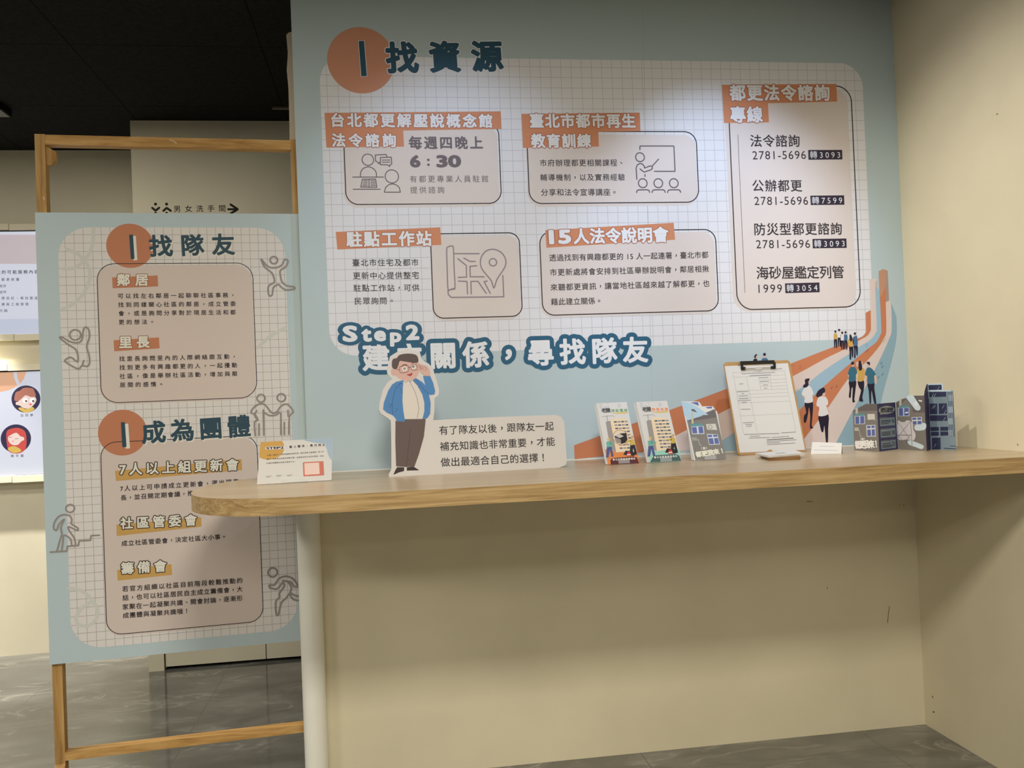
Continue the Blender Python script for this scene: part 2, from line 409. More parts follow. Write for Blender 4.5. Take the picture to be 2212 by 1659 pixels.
# backlit displays on the far wall
FW = Frame(XYZ(0, 54.2, 0), (1, 0, 0), (0, 0, 1)); LEDGE = pm((238, 230, 204), 0.6, 0.3)
SCR = glow('backlit_white', (222, 226, 240), 0.72); SCRP = glow('backlit_pink', (206, 192, 198), 0.72); SCRB = glow('backlit_pale_blue', (206, 212, 232), 0.72)
SINK = pm((70, 66, 84), 0.5, 0.2)
def vz(py): return FW.uv(40, py)[1]/S
def display(name, label, top, t1, b0, bot, depth):
    o = thing(name, label, 'display', XYZ(-55, 54.2, vz(bot)))
    b = MB(); b.gbox((-75, 54.2, vz(b0)), (-38, 54.75, vz(t1)), SCR); b.build('screen', o)
    for k, (za, zb, dd) in enumerate(((top, t1, depth), (b0, bot, depth*1.3))):
        b = MB(); s0 = FW.uv(21 if k == 0 else 34, (za+zb)/2)[0]/S
        b.gbox((-75, 54.75-dd, vz(zb)), (s0-0.04, 54.75, vz(za)), LEDGE); b.gbox((s0+0.04, 54.75-dd, vz(zb)-0.06), (-38, 54.75, vz(za)-0.06), LEDGE)
        b.build('ledge', o)
    b = MB(); b.gbox((-75, 54.3, vz(t1)-0.25), (-38, 54.6, vz(t1)), pm((60,64,70))); b.gbox((-75, 54.1, vz(t1)-0.22), (-38, 54.22, vz(t1)+0.02), pm((60,64,70))); b.build('shadow_gap_strip', o)
    return o
o = display('text_display', 'backlit text display on the far wall, upper one behind the wooden sign stand', 484, 497, 722, 735, 0.9)
b = MB(); b.ppoly(FW, [(-60,507),(120,507),(120,570),(-60,570)], 1, SCRP); b.build('colour_band', o)['label'] = 'pinkish band along the top'
b = MB(); b.ppoly(FW, [(-60,690),(120,688),(120,720),(-60,722)], 1, SCRB); b.build('colour_band', o)['label'] = 'pale blue band along the bottom'
z = Zm(0, 440, 3.6075); b = MB(); text(b, FW, '理的可能服務內容', z(-30,534), z(300,530), 32/3.6075, 3, SINK, 0.012); b.build('lettering', o)
for t, y, x1 in (('的都更統籌', 590, 150), ('設計', 640, 50), ('送件', 688, 50), ('融資信託、尋找營造廠', 735, 330), ('興建與工程管理', 783, 222), ('代銷', 833, 57)):
    b = MB(); text(b, FW, t, z(-25 if len(t) > 2 else -5, y+1), z(x1, y), 25/3.6075, 3, SINK, 0.005); b.build('lettering', o)
o = display('portrait_display', 'backlit display with two round cartoon portraits, lower one on the far wall', 787, 800, 1026, 1040, 1.4)
z = Zm(0, 740, 5.183); OR2 = glow('backlit_orange', (240, 186, 150), 0.72)
b = MB(); b.ppoly(FW, [z(*q) for q in ((-200,330),(150,330),(160,400),(195,485),(110,530),(0,555),(-200,560))], 1, OR2); b.ppoly(FW, [z(*q) for q in ((188,330),(298,326),(265,410),(225,462),(195,400))], 1, OR2); b.build('orange_motif', o)
NAVY = glow('backlit_navy', (52, 44, 78), 0.72); SKIN = glow('backlit_skin', (246, 220, 210), 0.72); BROWN = glow('backlit_brown', (190, 122, 104), 0.72); RED = glow('backlit_red', (214, 84, 78), 0.72); YEL = glow('backlit_yellow', (226, 190, 96), 0.72); FEAT = pm((84, 66, 76))
b = MB(); b.pdisc(FW, *z(291,632), 162/5.183, 2, NAVY)
b.ppoly(FW, [z(*q) for q in smooth(((205,735),(240,725),(290,745),(350,720),(385,735),(370,760),(300,785),(235,765)), 3, True)], 3, YEL)
b.ppoly(FW, [z(*q) for q in smooth(((215,590),(260,580),(320,560),(385,600),(408,640),(385,690),(330,735),(270,735),(220,705),(180,695),(180,665),(205,660)), 3, True)], 4, SKIN)
b.ppoly(FW, [z(*q) for q in smooth(((160,640),(175,560),(220,540),(260,510),(310,505),(370,515),(390,555),(400,600),(350,610),(290,590),(250,620),(215,650),(185,655)), 3, True)], 5, BROWN)
for cx in (283, 362): b.pdisc(FW, *z(cx,648), 5.5, 6, pm((250,250,250))); b.pdisc(FW, *z(cx+10,655), 2.6, 7, FEAT)
b.pdisc(FW, *z(342,692), 2.4, 6, pm((200,90,100))); b.build('portrait', o)['label'] = 'round navy portrait of a curly brown-haired head'
b = MB(); b.pdisc(FW, *z(178,1075), 170/5.183, 2, NAVY)
b.ppoly(FW, [z(*q) for q in smooth(((70,1020),(110,970),(200,955),(270,985),(295,1050),(290,1180),(230,1235),(150,1240),(90,1200)), 3, True)], 3, RED)
b.ppoly(FW, [z(*q) for q in smooth(((85,1190),(140,1160),(190,1170),(235,1200),(225,1225),(150,1235)), 3, True)], 4, YEL)
b.ppoly(FW, [z(*q) for q in smooth(((90,1060),(130,1030),(185,1010),(230,1050),(265,1060),(270,1090),(240,1105),(200,1145),(140,1145),(100,1110)), 3, True)], 5, SKIN)
b.pstroke(FW, [z(100,1063), z(130,1057)], 1, 6, FEAT); b.pstroke(FW, [z(170,1078), z(205,1076)], 1, 6, FEAT); b.ppoly(FW, [z(130,1098), z(160,1100), z(147,1112)], 6, pm((200,90,100))); b.build('portrait', o)['label'] = 'round navy portrait of a long red-haired head'
b = MB(); text(b, FW, '白同學', z(232,815), z(370,812), 34/5.183, 2, SINK, 0.01); b.build('lettering', o); b = MB(); text(b, FW, '陳半媛', z(122,1270), z(265,1266), 34/5.183, 2, SINK, 0.01); b.build('lettering', o)

# ================================================================== the printed wall
BLUE = pm((189, 206, 212)); WHITE = pm((232, 232, 238)); GRID = pm((192, 194, 200)); PINK = pm((226, 215, 211)); ORANGE = pm((214, 142, 104)); ORDK = pm((176, 108, 84))
TEAL = pm((38, 80, 104)); TEAL2 = pm((44, 98, 130)); LINE = pm((44, 38, 44)); TXT = pm((58, 50, 56)); TXT2 = pm((112, 102, 108)); TAGC = pm((56, 46, 62)); PW = pm((236, 238, 244)); ICON = pm((104, 94, 100)); ICON2 = pm((150, 138, 146))
mu = thing('wall_mural', 'large pale blue printed mural with white grid and orange headings above the counter', 'mural', XYZ(26, 0, -35.5))
b = MB(); b.poly(M, [(-3*S, -35.5*S), (56.38*S, -35.5*S), (56.38*S, CE*S), (-3*S, CE*S)], 1, BLUE)
b.poly(M, [(-0.9*S, -35.75*S), (56.38*S, -35.75*S), (56.38*S, -35.42*S), (-0.9*S, -35.42*S)], 2, pm((232,232,226))); b.pstroke(M, [(1387,-20),(1403,640),(1412,1000)], 0.7, 3.75, pm((178,188,196)), joints=0); b.build('background_sheet', mu)
gx0, gy0 = M.uv(702.8, 488)[0], M.uv(1440, 746)[1]; gx1, gy1 = M.uv(1866, 240)[0], M.uv(1150, 127)[1]; gr = 2.4*S
def grid_panel(fr, x0, y0, x1, y1, r, ox, oy, pitch, lw, fill, line, name, parent):
    b = MB(); b.poly(fr, rrect((x0, y0), (x1, y1), r), 2, fill)
    def cut(t, a0, a1, lo, hi):                       # shorten a line at the rounded corners
        e = 0.0
        if t < a0+r: e = r-math.sqrt(max(0, r*r-(a0+r-t)**2))
        if t > a1-r: e = r-math.sqrt(max(0, r*r-(t-a1+r)**2))
        return lo+e, hi-e
    k = math.ceil((x0-ox)/pitch)
    while ox+k*pitch < x1-1e-4:
        t = ox+k*pitch; lo, hi = cut(t, x0, x1, y0, y1); b.stroke(fr, [(t, lo), (t, hi)], lw, 2.2, line, joints=0); k += 1
    k = math.ceil((y0-oy)/pitch)
    while oy+k*pitch < y1-1e-4:
        t = oy+k*pitch; lo, hi = cut(t, y0, y1, x0, x1); b.stroke(fr, [(lo, t), (hi, t)], lw, 3.1, line, joints=0); k += 1
    return b.build(name, parent)
grid_panel(M, gx0, gy0, gx1, gy1, gr, 0, 0, S, 0.042*S, WHITE, GRID, 'grid_panel', mu)

def card(fr, name, parent, lx, rx, ty, by, rad, dx, dy, lw=2.2, fill=None, line=None):
    """outlined rounded card: px points on its left, right, top, bottom edges; fill shifted by dx,dy px"""
    x0, x1, y1, y0 = fr.uv(*lx)[0], fr.uv(*rx)[0], fr.uv(*ty)[1], fr.uv(*by)[1]; k = fr.pxs(*lx); r = rad*k
    b = MB(); b.poly(fr, rrect((x0+dx*k, y0-dy*k), (x1+dx*k, y1-dy*k), r*1.05), 4, fill or PINK)
    b.stroke(fr, rrect((x0, y0), (x1, y1), r, 12), lw*k, 5, line or LINE, True, 6)
    return b.build(name, parent)
def strip(fr, pxs, name, parent, m): b = MB(); b.ppoly(fr, pxs, 6, m); return b.build(name, parent)
def letters(fr, rows, name, parent, m, lay=8, bold=0.0, out=None, **k):
    for t, l, r, h in rows:                              # one piece per printed line
        b = MB(); text(b, fr, t, l, r, h, lay, m, bold, out, **k); o = b.build(name, parent)
    return o

# title
z = Zm(620, 0, 3.607)
b = MB(); b.pdisc(M, 780, 130.3, 73, 5, pm((212,150,122)), 72); b.build('heading_disc', mu)
b = MB(); b.ppoly(M, [z(*q) for q in ((554,318),(604,316),(627,596),(575,600))], 7, PW); b.ppoly(M, [z(*q) for q in ((558,321),(600,319),(622,593),(579,596))], 8, TEAL)
text(b, M, '找資源', z(767,450), z(1683,434), 250/3.607, 7, TEAL, 0.042, (PW, 1.8)); b.build('heading_lettering', mu)

HB = 0.036; HO = (ORDK, 1.5)
# card 1: consultation
c = card(M, 'consultation_card', mu, (744.8,360.4), (1080.2,360), (900,264.5), (900,440.8), 28, -4, 7)
strip(M, [z(*q) for q in ((293,880),(1665,868),(1672,1005),(905,1018),(912,1143),(307,1150))], 'heading_strip', c, ORANGE)
letters(M, [('台北都更解壓說概念館', z(342,935), z(1600,943), 31), ('法令諮詢', z(347,1092), z(850,1095), 30.5)], 'heading_lettering', c, PW, 8, HB, HO)
letters(M, [('每週四晚上', z(948,1112), z(1525,1112), 28.3)], 'schedule_lettering', c, TXT2, 8, 0.03)
letters(M, [('6', z(957,1257), z(1040,1257), 27), ('：', z(1090,1260), z(1112,1260), 22), ('30', z(1163,1257), z(1357,1256), 27)], 'time_lettering', c, TXT2, 8, 0.05, fit=True)
letters(M, [('有都更專業人員駐館', z(958,1395), z(1567,1393), 14.6), ('提供諮詢', z(960,1481), z(1225,1480), 14.8)], 'body_lettering', c, TXT2)
b = MB(); P = lambda *q: [z(*a) for a in q]; w = 1.9
b.pring(M, *z(630,1245), 45/3.607, w, 8, ICON); b.pstroke(M, P(*smooth(((572,1378),(574,1345),(592,1315),(633,1300),(674,1315),(695,1345),(697,1378)))), w, 8, ICON)
b.pstroke(M, P((512,1380),(752,1380)), w, 8, ICON); b.pstroke(M, P((516,1475),(725,1475)), w, 8, ICON)
b.pstroke(M, P((587,1397),(690,1395),(700,1460),(575,1458)), w, 8, ICON, True); b.pstroke(M, P((639,1397),(639,1458)), w, 8, ICON)
for i in range(4):
    y = 1408+13*i; b.pstroke(M, P((594-2*i,y),(630-i,y)), 1.6, 8, ICON, joints=0); b.pstroke(M, P((650,y),(686+2*i,y)), 1.6, 8, ICON, joints=0)
b.pstroke(M, P((722,1264),(714,1277),(705,1262),(690,1256),(688,1208),(772,1204),(779,1222)), w, 8, ICON)
b.pstroke(M, P((727,1228),(812,1225),(816,1280),(802,1284),(800,1298),(784,1285),(727,1284)), w, 8, ICON, True)
b.pstroke(M, P((740,1248),(803,1247)), 1.6, 8, ICON); b.pstroke(M, P((740,1265),(803,1263)), 1.6, 8, ICON)
b.pring(M, *z(817,1375), 52/3.607, w, 8, ICON); b.pstroke(M, P((758,1498),*smooth(((768,1462),(790,1442),(822,1434),(853,1442),(875,1462))),(883,1498)), w, 8, ICON, True)
b.build('consultation_icon', c)

# card 2: training
z = Zm(1100, 180, 4.809)
c = card(M, 'training_card', mu, z(197,900), z(1957,900), z(1500,502), z(1000,1243), 27, -3, 7)
strip(M, P((127,318),(1355,305),(1362,497),(925,505),(932,657),(143,672)), 'heading_strip', c, ORANGE)
letters(M, [('臺北市都市再生', z(212,388), z(1312,390), 31), ('教育訓練', z(225,597), z(850,597), 30.5)], 'heading_lettering', c, PW, 8, HB, HO)
letters(M, [('市府辦理都更相關課程、', z(318,827), z(1175,825), 14.6), ('輔導機制，以及實務經驗', z(322,978), z(1200,975), 14.4), ('分享和法令宣導講座。', z(330,1133), z(1105,1130), 15)], 'body_lettering', c, TXT, 8, 0.006)
b = MB(); w = 2.3
b.pstroke(M, P((1357,690),(1357,652),(1710,652),(1722,915),(1505,915)), w, 8, ICON, joints=4); b.pring(M, *z(1358,768), 45/4.809, w, 8, ICON)
b.pstroke(M, P((1325,998),(1318,880),(1330,848),(1358,832),(1385,840),(1402,862),(1405,880),(1465,858),(1484,864),(1487,885),(1470,900),(1400,922),(1358,890)), w, 8, ICON)
b.pstroke(M, P((1482,865),(1550,788)), w, 8, ICON); b.pstroke(M, P((1410,948),(1410,968)), w, 8, ICON)
for i in range(3):
    x = 161*i; b.pring(M, *z(1387+x,1038), 45/4.809, w, 8, ICON); b.pstroke(M, P((1323+x,1135),(1327,1112)[0:0] or (1327+x,1115),(1345+x,1107),(1435+x,1106),(1452+x,1114),(1458+x,1133)), w, 8, ICON)
b.build('training_icon', c)

# card 3: workstation
z = Zm(620, 460, 3.77)
c = card(M, 'workstation_card', mu, z(1180,500), z(1903,500), z(1600,165), z(1550,850), 23, -2, 6)
strip(M, P((397,155),(1248,117),(1257,260),(410,298)), 'heading_strip', c, ORANGE)
letters(M, [('駐點工作站', z(482,215), z(1178,207), 34)], 'heading_lettering', c, PW, 8, HB, HO)
letters(M, [('臺北市住宅及都市', z(533,405), z(1070,403), 15.6), ('更新中心提供整宅', z(538,512), z(1073,507), 15.6), ('駐點工作站，可供', z(542,612), z(1077,608), 15.6), ('民眾詢問。', z(550,718), z(862,714), 15.4)], 'body_lettering', c, TXT, 8, 0.006)
b = MB(); w = 2.6
b.pstroke(M, P(*smooth(((1300,300),(1312,277),(1340,270),(1355,287),(1360,440),(1368,605),(1352,620),(1325,626),(1310,612),(1304,450)), 3, True)), w, 8, ICON2, True)
b.pstroke(M, P((1310,632),(1314,665),(1338,688),(1765,683),(1757,510)), w, 8, ICON2); b.pstroke(M, P((1310,640),(1328,624),(1368,612)), w, 8, ICON2)
for q in (((1365,332),(1565,332)), ((1390,372),(1460,428),(1462,522),(1395,525)), ((1440,368),(1490,395),(1533,395)), ((1545,430),(1490,435),(1492,520),(1605,520)), ((1395,555),(1465,558),(1470,660)), ((1500,660),(1497,558),(1555,557),(1622,655)), ((1630,555),(1605,560),(1655,655))):
    b.pstroke(M, P(*q), w, 8, ICON2)
b.pstroke(M, P(*smooth(((1685,612),(1665,555),(1625,505),(1590,460),(1575,415),(1582,360),(1615,315),(1660,297),(1710,303),(1755,332),(1780,380),(1778,430),(1750,480),(1710,540)), 3, True)), w, 8, ICON2, True); b.pring(M, *z(1677,402), 30/3.77, w, 8, ICON2)
b.build('map_icon', c)

# card 4: briefing
z = Zm(1120, 460, 4.148)
c = card(M, 'briefing_card', mu, z(203,550), z(1780,550), z(1560,150), z(1000,897), 26, -4, 5)
strip(M, P((240,155),(1390,88),(1403,240),(250,312)), 'heading_strip', c, ORANGE)
letters(M, [('15', z(270,217), z(472,211), 31)], 'heading_lettering', c, PW, 8, 0.05, HO, fit=True)
letters(M, [('人法令說明會', z(492,210), z(1343,193), 33.5)], 'heading_lettering', c, PW, 8, HB, HO)
letters(M, [('透過找到有興趣都更的 15 人一起連署，臺北市都', z(275,402), z(1700,375), 14.4), ('市更新處將會安排到社區舉辦說明會，鄰居相揪', z(282,533), z(1705,500), 14.4), ('來聽都更資訊，讓當地社區越來越了解都更，也', z(287,667), z(1710,630), 14.4), ('藉此建立關係。', z(290,797), z(732,786), 14.6)], 'body_lettering', c, TXT, 8, 0.008)

# card 5: hotlines
z = Zm(1520, 130, 2.8114)
c = card(M, 'hotline_card', mu, z(178,900), z(927,900), z(600,155), z(600,1506), 34, -9, 4)
strip(M, P((110,150),(805,145),(810,252),(390,262),(396,378),(123,382)), 'heading_strip', c, ORANGE)
letters(M, [('都更法令諮詢', z(155,197), z(765,199), 34), ('專線', z(160,330), z(358,330), 34)], 'heading_lettering', c, PW, 8, HB, HO)
b = MB(); b.pstroke(M, P((207,452),(250,1412)), 0.8, 8, TXT, joints=0); b.build('rule', c)
letters(M, [('法令諮詢', z(282,490), z(582,490), 25), ('公辦都更', z(295,762), z(597,762), 24.5), ('防災型都更諮詢', z(307,1027), z(838,1023), 25), ('海砂屋鑑定列管', z(320,1292), z(850,1286), 26)], 'service_lettering', c, TXT, 8, 0.012)
letters(M, [('2781-5696', z(296,578), z(620,575), 16.8), ('2781-5696', z(307,855), z(633,853), 16.8), ('2781-5696', z(318,1118), z(645,1115), 16.8), ('1999', z(332,1388), z(475,1386), 17)], 'number_lettering', c, TXT)
for q, t, l, r in ((((634,546),(840,545),(842,603),(636,605)), '轉3093', (645,575), (828,574)), (((647,823),(852,821),(854,878),(650,880)), '轉7599', (657,852), (840,850)), (((660,1086),(866,1083),(868,1140),(662,1143)), '轉3093', (670,1115), (855,1112)), (((493,1356),(702,1350),(704,1409),(496,1415)), '轉3054', (503,1385), (690,1380))):
    b = MB(); b.ppoly(M, P(*q), 7, TAGC); text(b, M, t, z(*l), z(*r), 15.2, 8, PW); b.build('extension_tag', c)

# Step2 heading
z = Zm(620, 460, 3.77); z2 = Zm(1120, 460, 4.148)
letters(M, [('建立關係，尋找隊友', z(612,1178), z2(1160,1222), 57)], 'step_heading_lettering', mu, PW, 9, 0.035, (TEAL2, 9.5))
b = MB(); k = 0
for ch, xa, ya, xb, yb, hh, ds in (('S', 452, 983, 575, 983, 36, 0), ('t', 605, 985, 690, 983, 35, 0), ('e', 708, 997, 806, 996, 26.5, 2), ('p', 838, 1023, 932, 1022, 33, 3), ('2', 966, 974, 1076, 970, 34, 0)):
    text(b, M, ch, z(xa, ya), z(xb, yb), hh, 11+0.02*k, PW, 0.05, (TEAL2, 7.4), fit=True, desc=ds); k += 1
b.build('step_number_lettering', mu)

# striped roads rising into towers
B0 = [(1240,962),(1567,841),(1709,785),(1803,748.5),(1853.3,731),(1863,727),(1868,721),(1870.4,712.3),(1869.7,675.7)]
B1 = [(1388,977),(1560,890),(1714,812),(1780,776),(1823.4,754.8),(1854.2,736.4),(1872.6,725.8),(1879.5,716.2),(1881.2,708.5),(1880.7,669.9)]
B2 = [(1538,966),(1579,938.6),(1721,845),(1780,800),(1834,764.4),(1853.3,750),(1872.6,739.3),(1886,727.8),(1892,716.2),(1893.8,708.5),(1890.3,623.6)]
B3 = [(1640,972),(1728.8,883.8),(1780,834),(1838,783.7),(1872.6,754.8),(1892,739.5),(1902,722),(1903.4,706),(1898,587)]
B4 = [(1722,968),(1740.6,943),(1791.6,876),(1832,818.4),(1866.8,785.6),(1895.7,752.8),(1909,731),(1914.4,714.3),(1913,652.6)]
B5 = [(1800,965),(1806.4,955),(1845.6,880),(1872.6,830),(1899.6,778),(1920,733),(1926,710.4),(1924.6,654)]
B6 = [(1888,962),(1902.4,868.5),(1918.8,806.8),(1932.3,752.8),(1937,718),(1936,683)]
PK = pm((224, 208, 202)); BL1 = pm((160, 192, 212)); BL2 = pm((146, 178, 194)); OR = pm((206, 130, 92)); ORT = pm((196, 150, 122))
lo = lambda x: (x, M_floor(x))
def M_floor(x): p = M.uv(x, 980); return 980
def road(name, A, Bv, top, m, extra=()):
    b = MB(); A2 = smooth(A, 3); B2_ = smooth(Bv, 3)
    base = [(Bv[0][0], 1000)] if True else []
    pts = [M.uv(*q) for q in A2+list(top)+B2_[::-1]]
    bot = -35.45*S
    pts = [(p[0], max(p[1], bot)) for p in pts]+[(pts[0][0], bot)]
    b.poly(M, pts, 6, m)
    for q, mm in extra: b.ppoly(M, q, 7, mm)
    o = b.build(name, mu); return o
z = Zm(1780, 560, 5.186)
road('striped_road', B0, B1, [], OR)['label'] = 'uppermost orange stripe'
road('striped_road', B1, B2, [z(508,222), z(596,218), z(590,242), z(574,250)], PK, [(P((572,248),(592,240),(592,322),(574,326)), pm((206,184,176)))])['label'] = 'pale pink stripe ending in a tall tower'
road('striped_road', B2, B3, [z(572,326), z(605,324), z(606,346), z(626,345)], BL1)['label'] = 'light blue stripe'
road('striped_road', B3, B4, [z(612,135), z(660,110), z(690,120), z(712,130), z(725,460), z(692,480)], OR, [(P((612,135),(660,110),(690,120),(690,300),(640,420),(622,420)), ORT), (P((690,120),(712,132),(726,462),(690,480)), pm((176,150,138)))])['label'] = 'middle orange stripe rising into the tallest tower'
road('striped_road', B4, B5, [z(690,484), z(720,464), z(748,480)], PK)['label'] = 'lower pale pink stripe'
road('striped_road', B5, B6, [], BL2)['label'] = 'lower grey-blue stripe'
b = MB()
for (x, y), m in (((470,955),BL2),((480,970),BL2),((490,1020),ORDK),((470,1035),ORDK),((680,900),pm((200,184,178))),((665,920),pm((200,184,178))),((640,1165),TEAL2),((652,1205),TEAL2),((655,1290),TEAL2),((608,1325),TEAL2),((140,1425),ORDK),((85,1440),ORDK)):
    b.pstroke(M, [z(x-6,y+10), z(x+6,y-10)], 2.2 if y < 1100 else 3, 8, pm((118,150,168)) if m is TEAL2 else m)
z = Zm(1540, 760, 6.381)
for x, y in ((1095,187),(1200,195),(1203,225)): b.pstroke(M, [z(x-14,y+3), z(x+14,y-5)], 1.3, 8, ORDK)
b.build('footprint_marks', mu)['kind'] = 'stuff'
HAIR = pm((40, 36, 58)); PANT = pm((34, 30, 52)); TEE = pm((232, 230, 232)); TSH = pm((58, 112, 136)); YTOP = pm((214, 172, 92)); FLESH = pm((226, 190, 170)); BSH = pm((74, 112, 152))
def walker(lab, *shapes):
    b = MB(); k = 9
    for m, q in shapes:
        b.ppoly(M, P(*smooth(q, 3, True)), k, m); k += 0.3
    b.build('walking_figure', mu)['label'] = lab
walker('woman in white shirt and dark trousers', (PANT, ((1262,700),(1372,685),(1372,860),(1360,1015),(1383,1045),(1336,1050),(1340,880),(1322,765),(1310,850),(1280,970),(1250,965),(1255,880),(1285,830))), (FLESH, ((1222,585),(1240,570),(1265,640),(1250,640))), (TEE, ((1245,520),(1290,478),(1340,475),(1385,570),(1368,600),(1372,690),(1260,700),(1268,620),(1220,590))), (FLESH, ((1310,400),(1334,395),(1332,450),(1312,450))), (HAIR, ((1265,385),(1300,368),(1332,372),(1312,420),(1318,450),(1290,488),(1245,490),(1243,460),(1268,440))))
walker('jogging woman with a ponytail', (PANT, ((1455,885),(1588,862),(1587,1060),(1582,1245),(1557,1245),(1535,1020),(1520,1100),(1495,1100),(1470,1000))), (FLESH, ((1560,740),(1585,780),(1608,825),(1590,830),(1560,780))), (TEE, ((1440,650),(1480,615),(1550,620),(1585,680),(1580,735),(1556,745),(1588,858),(1455,885),(1465,770),(1425,740))), (FLESH, ((1515,560),(1545,550),(1540,615),(1505,615))), (HAIR, ((1490,505),(1520,492),(1545,515),(1540,560),(1515,570),(1500,600),(1440,625),(1420,600),(1445,540))))
walker('man in light blue shirt behind the clipboard', (BSH, ((668,120),(690,85),(730,80),(757,120))), (FLESH, ((700,50),(722,50),(722,85),(700,85))), (HAIR, ((690,30),(708,14),(728,28),(724,52),(700,55))))
walker('dark-haired woman behind the clipboard', (PANT, ((552,120),(575,95),(605,98),(605,125))), (FLESH, ((582,55),(608,50),(600,92),(582,92))), (HAIR, ((568,60),(588,34),(612,40),(590,62),(592,84),(572,84))))
z = Zm(1780, 560, 5.186)
walker('man in teal shirt at the head of the group', (PANT, ((278,1365),(355,1358),(352,1450),(338,1570),(347,1592),(316,1596),(320,1440),(305,1460),(298,1548),(276,1540),(285,1450))), (FLESH, ((262,1285),(280,1290),(285,1330),(270,1320))), (FLESH, ((345,1290),(360,1290),(358,1340),(346,1330))), (TSH, ((290,1215),(340,1207),(370,1262),(355,1300),(352,1358),(280,1368),(276,1300),(264,1285))), (FLESH, ((312,1170),(335,1170),(333,1200),(315,1205))), (HAIR, ((302,1160),(318,1145),(336,1158),(328,1182),(305,1180))))
walker('long-haired woman in a yellow top', (PANT, ((378,1360),(442,1358),(447,1440),(428,1545),(437,1592),(390,1582),(412,1475),(400,1450),(385,1420))), (YTOP, ((372,1228),(440,1220),(456,1262),(440,1358),(375,1364),(378,1290))), (FLESH, ((355,1155),(382,1152),(380,1205),(362,1200))), (FLESH, ((415,1150),(430,1150),(430,1190),(418,1190))), (HAIR, ((388,1145),(412,1143),(426,1225),(402,1250),(384,1220))))
walker('man in teal shirt standing apart', (PANT, ((485,1386),(560,1384),(562,1450),(584,1612),(560,1612),(530,1470),(525,1612),(508,1612),(500,1480))), (FLESH, ((556,1300),(582,1300),(590,1380),(572,1395))), (FLESH, ((458,1300),(480,1300),(478,1390),(462,1380))), (TSH, ((480,1218),(530,1222),(578,1290),(560,1308),(558,1388),(485,1388),(482,1310),(457,1295))), (FLESH, ((478,1165),(500,1165),(498,1205),(480,1195))), (HAIR, ((472,1158),(495,1148),(514,1160),(508,1190),(495,1178))))
for lab, x, y0, top, hh in (('yellow-topped woman in the far group', 126, 800, YTOP, 195), ('white-shirted figure in the far group', 168, 782, TEE, 195), ('second white-shirted figure in the far group', 202, 812, TEE, 200), ('blue-shirted figure in the far group', 240, 808, BSH, 205)):
    k = hh/195; Y = lambda t: y0+t*k
    walker(lab, (PANT, ((x-15,Y(88)),(x+16,Y(86)),(x+20,Y(185)),(x+8,Y(192)),(x+1,Y(110)),(x-2,Y(185)),(x-12,Y(190)))), (top, ((x-14,Y(32)),(x+10,Y(30)),(x+22,Y(60)),(x+16,Y(92)),(x-15,Y(94)),(x-18,Y(55)))), (FLESH, ((x-6,Y(16)),(x+6,Y(14)),(x+5,Y(32)),(x-4,Y(34)))), (HAIR, ((x-12,Y(8)),(x,Y(-3)),(x+12,Y(8)),(x+6,Y(22)),(x-8,Y(20)))))
walker('long-haired woman in yellow near the far group', (PANT, ((280,972),(322,970),(328,1040),(322,1095),(310,1090),(302,1010),(302,1118),(285,1118),(284,1040))), (YTOP, ((278,890),(315,885),(330,920),(320,975),(276,975),(268,920))), (HAIR, ((284,850),(300,845),(316,890),(304,925),(286,905))))
walker('man in blue shirt near the far group', (PANT, ((330,960),(372,958),(376,1070),(362,1072),(352,990),(352,1100),(335,1102),(338,1030))), (BSH, ((325,875),(345,858),(368,862),(374,960),(330,965),(318,900))), (FLESH, ((336,838),(352,838),(350,862),(338,862))), (HAIR, ((332,828),(346,818),(358,830),(350,846),(334,844))))

# ================================================================== the wooden sign stand
ang = math.radians(4.5)
_d = ray(645, 462.6); _t = (1.5*S-CAM.y)/_d.y; _o = CAM+_d*_t
BU = Vector((math.cos(ang), math.sin(ang), 0)); BV = Vector((0, 0, 1))
B_ = Frame(_o, BU, BV)                                   # printed face of the sign board
BT = 0.4*S; PD = 1.05*S
R_ = B_.back(BT)                                         # front face of the frame behind it
ss = thing('sign_stand', 'wooden frame stand holding a tall printed sign board, left of the mural wall', 'sign stand', XYZ(-15, 1, FZ))
fz = (FZ*S-FZ*S)-B_.o.z                                  # floor in board coordinates
def upr(u0, u1, top):
    b = MB(); b.prism(R_, [(u0, fz), (u1, fz), (u1, top), (u0, top)], -PD, 0, PINE_V); return b.build('upright', ss)
uL0, uL1 = R_.uv(104, 1437)[0], R_.uv(126, 1437)[0]
uL0 = (uL0+R_.uv(87, 440)[0])/2; uL1 = uL0+0.82*S
uR0 = R_.uv(627.5, 303)[0]; uR1 = uR0+0.8*S
tv = R_.uv(82, 289.3)[1]
upr(uL0, uL1, tv); upr(uR0, uR1, R_.uv(637, 301)[1])
def hrail(v0, v1, name):
    b = MB(); b.prism(R_, [(uL1, v0), (uR0, v0), (uR0, v1), (uL1, v1)], -PD, -0.02*S, PINE_H); return b.build(name, ss)
hrail(tv-0.92*S, tv-0.04*S, 'top_rail')
lv = R_.uv(132.3, 1644.8)[1]; hrail(lv, lv+0.72*S, 'lower_rail')
b = MB(); b.prism(R_, [(uL1, tv-2.6*S), (uL1+0.35*S, tv-2.6*S), (uL1+0.75*S, tv-2.1*S), (uL1+0.75*S, tv-1.4*S), (uL1, tv-0.92*S)], -PD, -0.55*S, PINE_V); b.build('corner_block', ss)
b = MB()
a0, a1 = R_.w(uL0, fz), R_.w(uL1, fz)
nn = R_.n
lowv = lv-0.25*S
q = [R_.w(uL0, lowv-0.75*S), R_.w(uL1, lowv-0.75*S), R_.w(uL1, lowv), R_.w(uL0, lowv)]
f2 = (lowv-fz)*0.8
